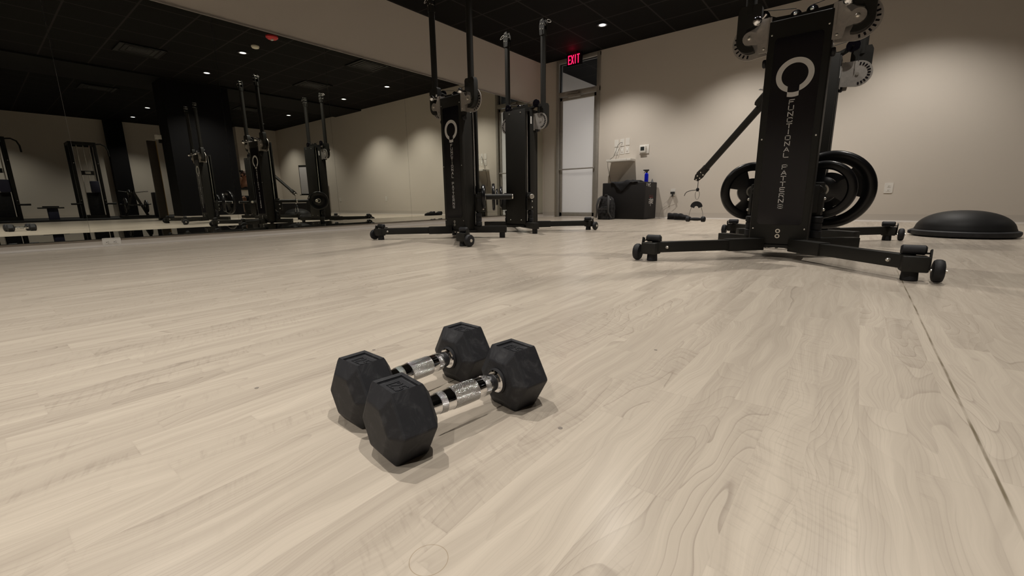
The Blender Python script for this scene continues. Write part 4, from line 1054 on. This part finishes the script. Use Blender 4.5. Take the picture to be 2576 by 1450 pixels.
bagshape(0.27, 0.20, 0.37, 'main_compartment', 'camo', (0, 0.0, 0.001), 0.06, parent=bp_)
bagshape(0.19, 0.07, 0.20, 'front_pocket', 'camo', (0.01, -0.105, 0.01), 0.03, parent=bp_, seed=4)
for sx in (-1, 1):
    MB().tube([(sx * 0.055, -0.05, 0.37), (sx * 0.085, -0.10, 0.33), (sx * 0.10, -0.135, 0.23), (sx * 0.10, -0.13, 0.12), (sx * 0.135, -0.09, 0.03)], [0.016, 0.02, 0.018, 0.013, 0.01], 8).build('shoulder_strap', 'strap', bp_)
MB().tube([(-0.03, -0.01, 0.365), (-0.02, -0.02, 0.395), (0.02, -0.02, 0.395), (0.03, -0.01, 0.365)], 0.006, 8).build('grab_loop', 'strap', bp_)
MB().box((0.095, -0.085, 0.33), (0.05, 0.006, 0.014), Matrix.Rotation(0.6, 3, 'Y')).build('label_patch', 'white', bp_)
MB().beam((-0.07, -0.141, 0.17), (0.10, -0.141, 0.17), 0.004, 0.018).build('compression_strap', 'strap', bp_)

def make_shoe(name):
    t = empty(name)
    n = 12; mb = MB(); V = []; F = []; k_ = 16
    L = 0.28
    for j in range(n + 1):
        s_ = j / n; x = -L / 2 + L * s_
        wd = 0.042 * (0.72 + 0.5 * sin(pi * min(1, s_ * 0.95 + 0.1)) ** 0.7) * (0.6 if j in (0, n) else 1)
        ht = 0.098 - 0.05 * max(0, (s_ - 0.35) / 0.65) ** 1.0 + 0.005 * sin(s_ * 20)
        if j == n: ht *= 0.6
        for k in range(k_):
            q = 2 * pi * k / k_
            V.append((x, wd * cos(q), 0.018 + (ht - 0.018) * (0.5 + 0.5 * sin(q))))
    for j in range(n):
        for k in range(k_): F.append((j * k_ + k, j * k_ + (k + 1) % k_, (j + 1) * k_ + (k + 1) % k_, (j + 1) * k_ + k))
    F.append(tuple(range(k_))); F.append(tuple(n * k_ + k for k in reversed(range(k_))))
    mb._add(V, F); mb.build('upper', 'fabric', t, 60)
    P = [(-0.14, 0.0), (-0.145, 0.018)]
    so = MB(); V = []
    for z_ in (0.001, 0.022):
        for k in range(24):
            q = 2 * pi * k / 24; V.append((0.146 * cos(q), 0.047 * sin(q) * (1 + 0.1 * cos(q)), z_))
    F = [tuple(range(24)), tuple(24 + k for k in reversed(range(24)))] + [(k, (k + 1) % 24, 24 + (k + 1) % 24, 24 + k) for k in range(24)]
    so._add(V, F); so.build('sole', 'rubber', t)
    mb = MB()
    for k in range(4): mb.tube([(0.0 + 0.022 * k, -0.03, 0.066 - 0.007 * k), (0.005 + 0.022 * k, 0, 0.083 - 0.008 * k), (0.0 + 0.022 * k, 0.03, 0.066 - 0.007 * k)], 0.003, 6)
    mb.build('laces', 'strap', t)
    MB().tube([(-0.115, 0, 0.07), (-0.135, 0, 0.10), (-0.11, 0, 0.098), (-0.10, 0, 0.078)], 0.004, 6).build('heel_loop', 'strap', t)
    return t
s1 = make_shoe('shoe'); s1.location = (-2.19, 6.86, 0); s1.rotation_euler = (0, 0, radians(8))
tag(s1, 'black low training shoe on the floor by the wall, the one nearer the foam box', 'shoe', 'pair of black shoes')
s2 = copy_tree(s1); s2.location = (-2.06, 6.72, 0); s2.rotation_euler = (0, 0, radians(-14))
tag(s2, 'black low training shoe behind the hanging cable handle', 'shoe', 'pair of black shoes')

# ------------------------------------------------------------------ half-dome balance trainer
bo = empty('balance_trainer', (0.672, 4.95, 0)); tag(bo, 'black half-dome balance trainer on the floor at the right edge', 'balance trainer')
MB().lathe([(0.0, 0.004), (0.29, 0.004), (0.312, 0.012), (0.318, 0.028), (0.316, 0.045), (0.30, 0.052), (0.0, 0.052)], seg=64).build('platform', 'rubber', bo)
P = [(0.292, 0.050), (0.290, 0.062)]
for k in range(14):
    q = radians(6 + 84 * k / 13); P.append((0.287 * cos(q) ** 0.9 if k < 13 else 0.0, 0.055 + 0.150 * sin(q)))
MB().lathe(P, seg=64).build('dome', 'dome', bo)
MB().box((-0.316, -0.02, 0.03), (0.02, 0.07, 0.026), None, 0.004).build('grip_handle', 'rubber', bo)

# ------------------------------------------------------------------ floor plugs
for (x, y, r_, wh) in ((-0.849, 0.539, 0.0038, 'behind the dumbbells'), (-0.846, 0.284, 0.0036, 'left of the dumbbells'), (-0.315, 0.505, 0.0036, 'right of the nearer dumbbell'), (-0.324, 0.924, 0.0036, 'beyond the dumbbells toward the machine')):
    p = MB().cyl((x, y, 0.0), (x, y, 0.0004), r_, seg=20).build('floor_plug', 'grout'); tag(p, 'tiny round grey plug in the wood floor ' + wh, 'floor plug', 'small floor plugs')

# ------------------------------------------------------------------ things across the room (seen in the mirrors)
def rack(x, y, label):
    t = empty('cable_rack', (x, y, 0.03)); tag(t, label, 'rack', 'cable racks across the room')
    Hh = 1.86
    for dx, dy in ((-0.28, -0.22), (-0.28, 0.22), (0.28, -0.22), (0.28, 0.22)):
        MB().box((dx, dy, Hh / 2), (0.055, 0.06, Hh), None, 0.004).build('upright', 'black', t)
    mb = MB()
    for dy in (-0.22, 0.22): mb.box((0, dy, Hh - 0.035), (0.505, 0.055, 0.07))
    for dx in (-0.28, 0.28): mb.box((dx, 0, Hh - 0.035), (0.055, 0.38, 0.068)); mb.box((dx, 0, 0.04), (0.055, 0.38, 0.08))
    mb.build('top_frame', 'black', t)
    for dy in (-0.10, 0.02, 0.13): MB().cyl((-0.22, dy, 0.08), (-0.22, dy, Hh - 0.07), 0.012, seg=14).build('guide_rod', 'chrome', t)
    MB().box((-0.22, 0.03, 0.36), (0.10, 0.24, 0.56), None, 0.004).build('weight_stack', 'rubber', t)
    MB().box((-0.24, 0, 1.12), (0.08, 0.22, 0.10), None, 0.004).build('trolley', 'black', t)
    MB().cyl((-0.30, -0.05, 1.12), (-0.30, 0.05, 1.12), 0.035).build('pulley', 'bolt', t)
    for dy in (-0.31, 0.31):
        MB().tube([(-0.31, dy * 0.7, 0.36), (-0.31, dy * 1.35, 0.36)], 0.022, 12).build('plate_peg', 'black', t)
    s_ = 1
    MB().tube([(-0.29, 0.24, Hh - 0.04), (-0.30, 0.34, Hh - 0.03), (-0.31, 0.42, Hh - 0.08), (-0.31, 0.455, Hh - 0.18), (-0.31, 0.46, Hh - 0.32)], 0.017, 10).build('pull_up_grip', 'black', t)
    MB().box((-0.32, 0.08, 0.78), (0.10, 0.17, 0.28), None, 0.02).build('pad', 'silverblue', t)
    for k, (dx, dy) in enumerate(((-0.31, -0.22), (-0.31, 0.22))):
        mb = MB()
        for z_ in (0.45, 1.35): mb.sphere((dx, dy, z_), 0.014, (1, 1, 1), 10)
        mb.build('lock_pin', 'chrome', t)
    return t
rack(5.6, 2.05, 'tall black cable rack across the room with a blue pad, right one in the mirror')
rack(5.6, 0.55, 'tall black cable rack across the room, cut by the left edge of the mirror view')
bn = empty('step_bench', (5.0, 1.25, 0.03)); tag(bn, 'low dark bench across the room between the two racks', 'bench')
MB().box((0, 0, 0.275), (0.30, 0.42, 0.03), None, 0.006).build('top_board', 'black', bn)
MB().box((0, 0.0, 0.305), (0.22, 0.26, 0.028), None, 0.006).build('cushion', 'rubber', bn)
MB().box((0, 0.02, 0.13), (0.2, 0.17, 0.26), None, 0.01).build('pedestal', 'silverblue', bn)
pt = empty('plate_tree', (4.6, 2.72, 0.03)); tag(pt, 'black plate tree with chrome pegs across the room beside the column', 'plate tree')
mb = MB(); mb.beam((0, 0.22, 0.03), (0, -0.02, 0.70), 0.06, 0.05); mb.beam((0, -0.22, 0.03), (0, -0.02, 0.70), 0.06, 0.05); mb.box((0, 0, 0.03), (0.5, 0.62, 0.05)); mb.box((0, 0.0, 0.32), (0.04, 0.3, 0.04))
mb.build('frame', 'black', pt)
for k, (yy, zz) in enumerate(((0.10, 0.62), (-0.12, 0.62), (0.17, 0.30), (-0.17, 0.30))):
    sg = 1 if yy > 0 else -1
    MB().cyl((-0.03, yy * 0.3, zz), (-0.03, yy * 0.3 + sg * 0.26, zz + 0.035), 0.014).build('peg', 'chrome' if k == 0 else 'black', pt)
def tplate(yy, zz, r_, label):
    p = make_plate(r_, 0.04, 0); p.location = (4.53, 2.72 + yy, 0.03 + zz); tag(p, label, 'weight plate', 'black weight plates on the plate tree')
tplate(-0.10, 0.605, 0.09, 'small black weight plate high on the plate tree'); tplate(-0.20, 0.30, 0.19, 'large black weight plate low on the near side of the plate tree'); tplate(0.20, 0.28, 0.16, 'medium black weight plate low on the column side of the plate tree')
kb = MB().box((4.55, 3.18, 0.345), (0.35, 0.17, 0.63), None, 0.01).build('storage_box', 'foam'); tag(kb, 'tall narrow black box standing beside the plate tree', 'box')
pn = empty('leaning_board', (2.55, 2.80, 0)); tag(pn, 'tall dark board with a thin brass edge standing beside the black column', 'board')
MB().box((0, 0, 0.88), (0.05, 0.16, 1.70), None, 0.004).build('panel', 'board', pn)
MB().box((-0.026, 0.075, 0.88), (0.012, 0.012, 1.70)).build('brass_edge', 'gold', pn)
MB().box((0, 0.0, 0.02), (0.12, 0.2, 0.04)).build('foot', 'black', pn)
sp_ = empty('bracketed_box', (1.82, 2.72, 1.80)); tag(sp_, 'small white box on a black bracket high on the side of the black column', 'box')
sp_.location = (1.70, 2.80, 1.72)
MB().box((0, -0.06, 0.0), (0.09, 0.10, 0.09), None, 0.004).build('white_face', 'whiteplastic', sp_)
MB().box((0, -0.03, -0.08), (0.07, 0.06, 0.07), None, 0.004).build('bracket', 'black', sp_)

# whiteboard on an easel in front of the back wall
ea = empty('whiteboard_easel', (3.5, 6.75, 0), radians(-30)); tag(ea, 'white board on a thin black tripod easel in front of the back wall', 'whiteboard')
MB().box((0, 0, 1.02), (0.62, 0.02, 0.90), None, 0.003).build('board_frame', 'black', ea)
MB().box((0, -0.011, 1.01), (0.58, 0.006, 0.80)).build('writing_surface', 'wb', ea)
MB().box((0, -0.03, 0.575), (0.66, 0.05, 0.02)).build('tray', 'black', ea)
for a in ((-0.15, -0.12), (0.15, -0.12), (0.0, 0.35)):
    MB().cyl((a[0] * 0.4, 0.02, 0.60), (a[0] * 1.6, a[1], 0.0), 0.011, seg=10).build('leg', 'black', ea)
lb = MB().box((3.2, 5.9, 0.165), (0.4, 1.3, 0.33), None, 0.01).build('foam_block', 'foam'); tag(lb, 'long low black foam block beyond the machines, seen only in the mirror', 'foam block')

# table with a seated person in front of the far wall
tb = empty('side_table', (5.22, 5.72, 0)); tag(tb, 'black-topped table across the room in front of the seated person', 'table')
MB().box((0, 0, 0.785), (0.42, 0.9, 0.05), None, 0.005).build('tabletop', 'black', tb)
MB().box((-0.16, 0, 0.67), (0.02, 0.85, 0.18)).build('front_panel', 'wall', tb)
for a in ((-0.18, -0.42), (0.18, -0.42), (-0.18, 0.42), (0.18, 0.42)): MB().box((a[0], a[1], 0.38), (0.04, 0.04, 0.76)).build('leg', 'black', tb)
mn_ = MB().box((5.12, 5.72, 0.185), (0.12, 0.55, 0.37), None, 0.008).build('speaker_box', 'black'); tag(mn_, 'black speaker box on the floor under the far table', 'speaker')
stl = empty('stool', (5.80, 5.74, 0)); tag(stl, 'black stool under the seated person', 'stool')
MB().cyl((0, 0, 0.33), (0, 0, 0.37), 0.16, bev=0.01).build('seat', 'black', stl)
for k in range(4):
    q = pi / 4 + k * pi / 2; MB().cyl((0.11 * cos(q), 0.11 * sin(q), 0.33), (0.19 * cos(q), 0.19 * sin(q), 0), 0.013).build('leg', 'black', stl)
# person: one skinned body, hair and clothing as children
pe = empty('person', (5.80, 5.74, 0)); tag(pe, 'person in a black sleeveless top seated behind the far table with one arm raised', 'person')
def skin_body(name, verts, edges, radii, m, parent, root=0, lev=2):
    me = bpy.data.meshes.new(name); me.from_pydata(verts, edges, []); o = bpy.data.objects.new(name, me); C.objects.link(o); o.parent = parent
    sk = o.modifiers.new('skin', 'SKIN'); sk.use_smooth_shade = True
    for i, r_ in enumerate(radii):
        rr = r_ if isinstance(r_, tuple) else (r_, r_)
        me.skin_vertices[0].data[i].radius = rr
        me.skin_vertices[0].data[i].use_root = (i == root)
    ss = o.modifiers.new('sub', 'SUBSURF'); ss.levels = lev; ss.render_levels = lev
    me.materials.append(M[m]); return o
V = [(0.02, 0, 0.53), (0.0, 0, 0.70), (-0.05, 0, 0.88), (-0.10, 0, 1.00), (-0.13, 0, 1.09), (-0.155, 0, 1.19), (-0.165, 0, 1.27),
     (-0.10, 0.17, 0.98), (-0.26, 0.25, 0.86), (-0.46, 0.08, 0.855), (-0.52, 0.02, 0.85),
     (-0.10, -0.17, 0.98), (-0.26, -0.27, 0.88), (-0.40, -0.22, 1.08), (-0.43, -0.20, 1.15),
     (0.0, 0.10, 0.505), (-0.36, 0.14, 0.50), (-0.34, 0.15, 0.28), (-0.33, 0.15, 0.10), (-0.43, 0.16, 0.05),
     (0.0, -0.10, 0.505), (-0.35, -0.16, 0.50), (-0.33, -0.17, 0.28), (-0.32, -0.17, 0.10), (-0.42, -0.18, 0.05)]
E_ = [(0, 1), (1, 2), (2, 3), (3, 4), (4, 5), (5, 6), (3, 7), (7, 8), (8, 9), (9, 10), (3, 11), (11, 12), (12, 13), (13, 14), (0, 15), (15, 16), (16, 17), (17, 18), (18, 19), (0, 20), (20, 21), (21, 22), (22, 23), (23, 24)]
Rr = [(0.15, 0.12), (0.14, 0.11), (0.16, 0.11), (0.11, 0.09), 0.055, (0.085, 0.095), (0.07, 0.075), 0.06, 0.046, 0.034, 0.026, 0.06, 0.046, 0.034, 0.026, 0.085, 0.062, 0.045, 0.036, 0.032, 0.085, 0.062, 0.045, 0.036, 0.032]
body = skin_body('body', V, E_, Rr, 'skin', pe)
for (wx, wy, wz, s_) in ((-0.54, 0.0, 0.85, 1), (-0.445, -0.19, 1.17, -1)):
    FV = [(wx, wy, wz)]; FE = []; FR = [0.026]
    for f_ in range(5):
        a = (-0.6 + 0.3 * f_); l_ = (0.045, 0.068, 0.075, 0.07, 0.055)[f_]
        n0 = len(FV)
        if s_ == 1: p1 = (wx - 0.05, wy - 0.03 + 0.018 * f_ - 0.01, wz + 0.005); p2 = (wx - 0.05 - l_, wy - 0.045 + 0.022 * f_, wz - 0.012)
        else: p1 = (wx - 0.02, wy - 0.03 + 0.016 * f_, wz + 0.045); p2 = (wx - 0.06, wy - 0.03 + 0.014 * f_, wz + 0.05 + l_ * 0.4)
        FV += [p1, p2]; FE += [(0, n0), (n0, n0 + 1)]; FR += [0.010, 0.0085]
    skin_body('hand', FV, FE, FR, 'skin', body, 0, 1)
MB().sphere((-0.25, 0, 1.215), 0.016, (1, 0.8, 1.2), 10).build('nose', 'skin', body)
for sy in (-1, 1):
    MB().sphere((-0.236, sy * 0.034, 1.24), 0.010, (0.7, 1, 0.8), 8).build('eye', 'slot', body); MB().sphere((-0.16, sy * 0.088, 1.23), 0.022, (0.7, 0.4, 1.2), 8).build('ear', 'skin', body)
MB().sphere((-0.242, 0, 1.175), 0.018, (0.4, 1.1, 0.3), 8).build('mouth', 'redprint', body)
MB().sphere((-0.145, 0, 1.265), 0.102, (1.02, 0.96, 1.0), 20).sphere((-0.06, 0, 1.21), 0.08, (0.8, 1, 1.2), 16).build('hair', 'hair', pe)
top_ = skin_body('tank_top', [(0.02, 0, 0.55), (0.0, 0, 0.70), (-0.05, 0, 0.88), (-0.095, 0, 0.985)], [(0, 1), (1, 2), (2, 3)], [(0.165, 0.135), (0.155, 0.125), (0.172, 0.125), (0.12, 0.10)], 'fabric', pe)
skin_body('shorts', [(0.02, 0, 0.53), (0.0, 0.10, 0.505), (-0.30, 0.135, 0.50), (0.0, -0.10, 0.505), (-0.29, -0.15, 0.50)], [(0, 1), (1, 2), (0, 3), (3, 4)], [0.12, 0.098, 0.082, 0.098, 0.082], 'fabric', pe)
for sy in (-1, 1): MB().box((-0.37, sy * 0.165, 0.035), (0.26, 0.09, 0.07), None, 0.02).build('shoe', 'rubber', pe)
cg = empty('camera_rig', (5.325, 5.54, 1.26)); tag(cg, 'small dark camera on a handle held up by the seated person', 'camera')
MB().box((0, 0, 0.07), (0.05, 0.10, 0.06), None, 0.006).build('camera_body', 'black', cg)
MB().cyl((-0.025, 0, 0.07), (-0.06, 0, 0.07), 0.022).build('camera_lens', 'blackgloss', cg)
MB().tube([(0, 0, 0.04), (0, 0.0, -0.06)], 0.012, 8).build('grip_stick', 'black', cg)
print('OBJS', len(bpy.data.objects))
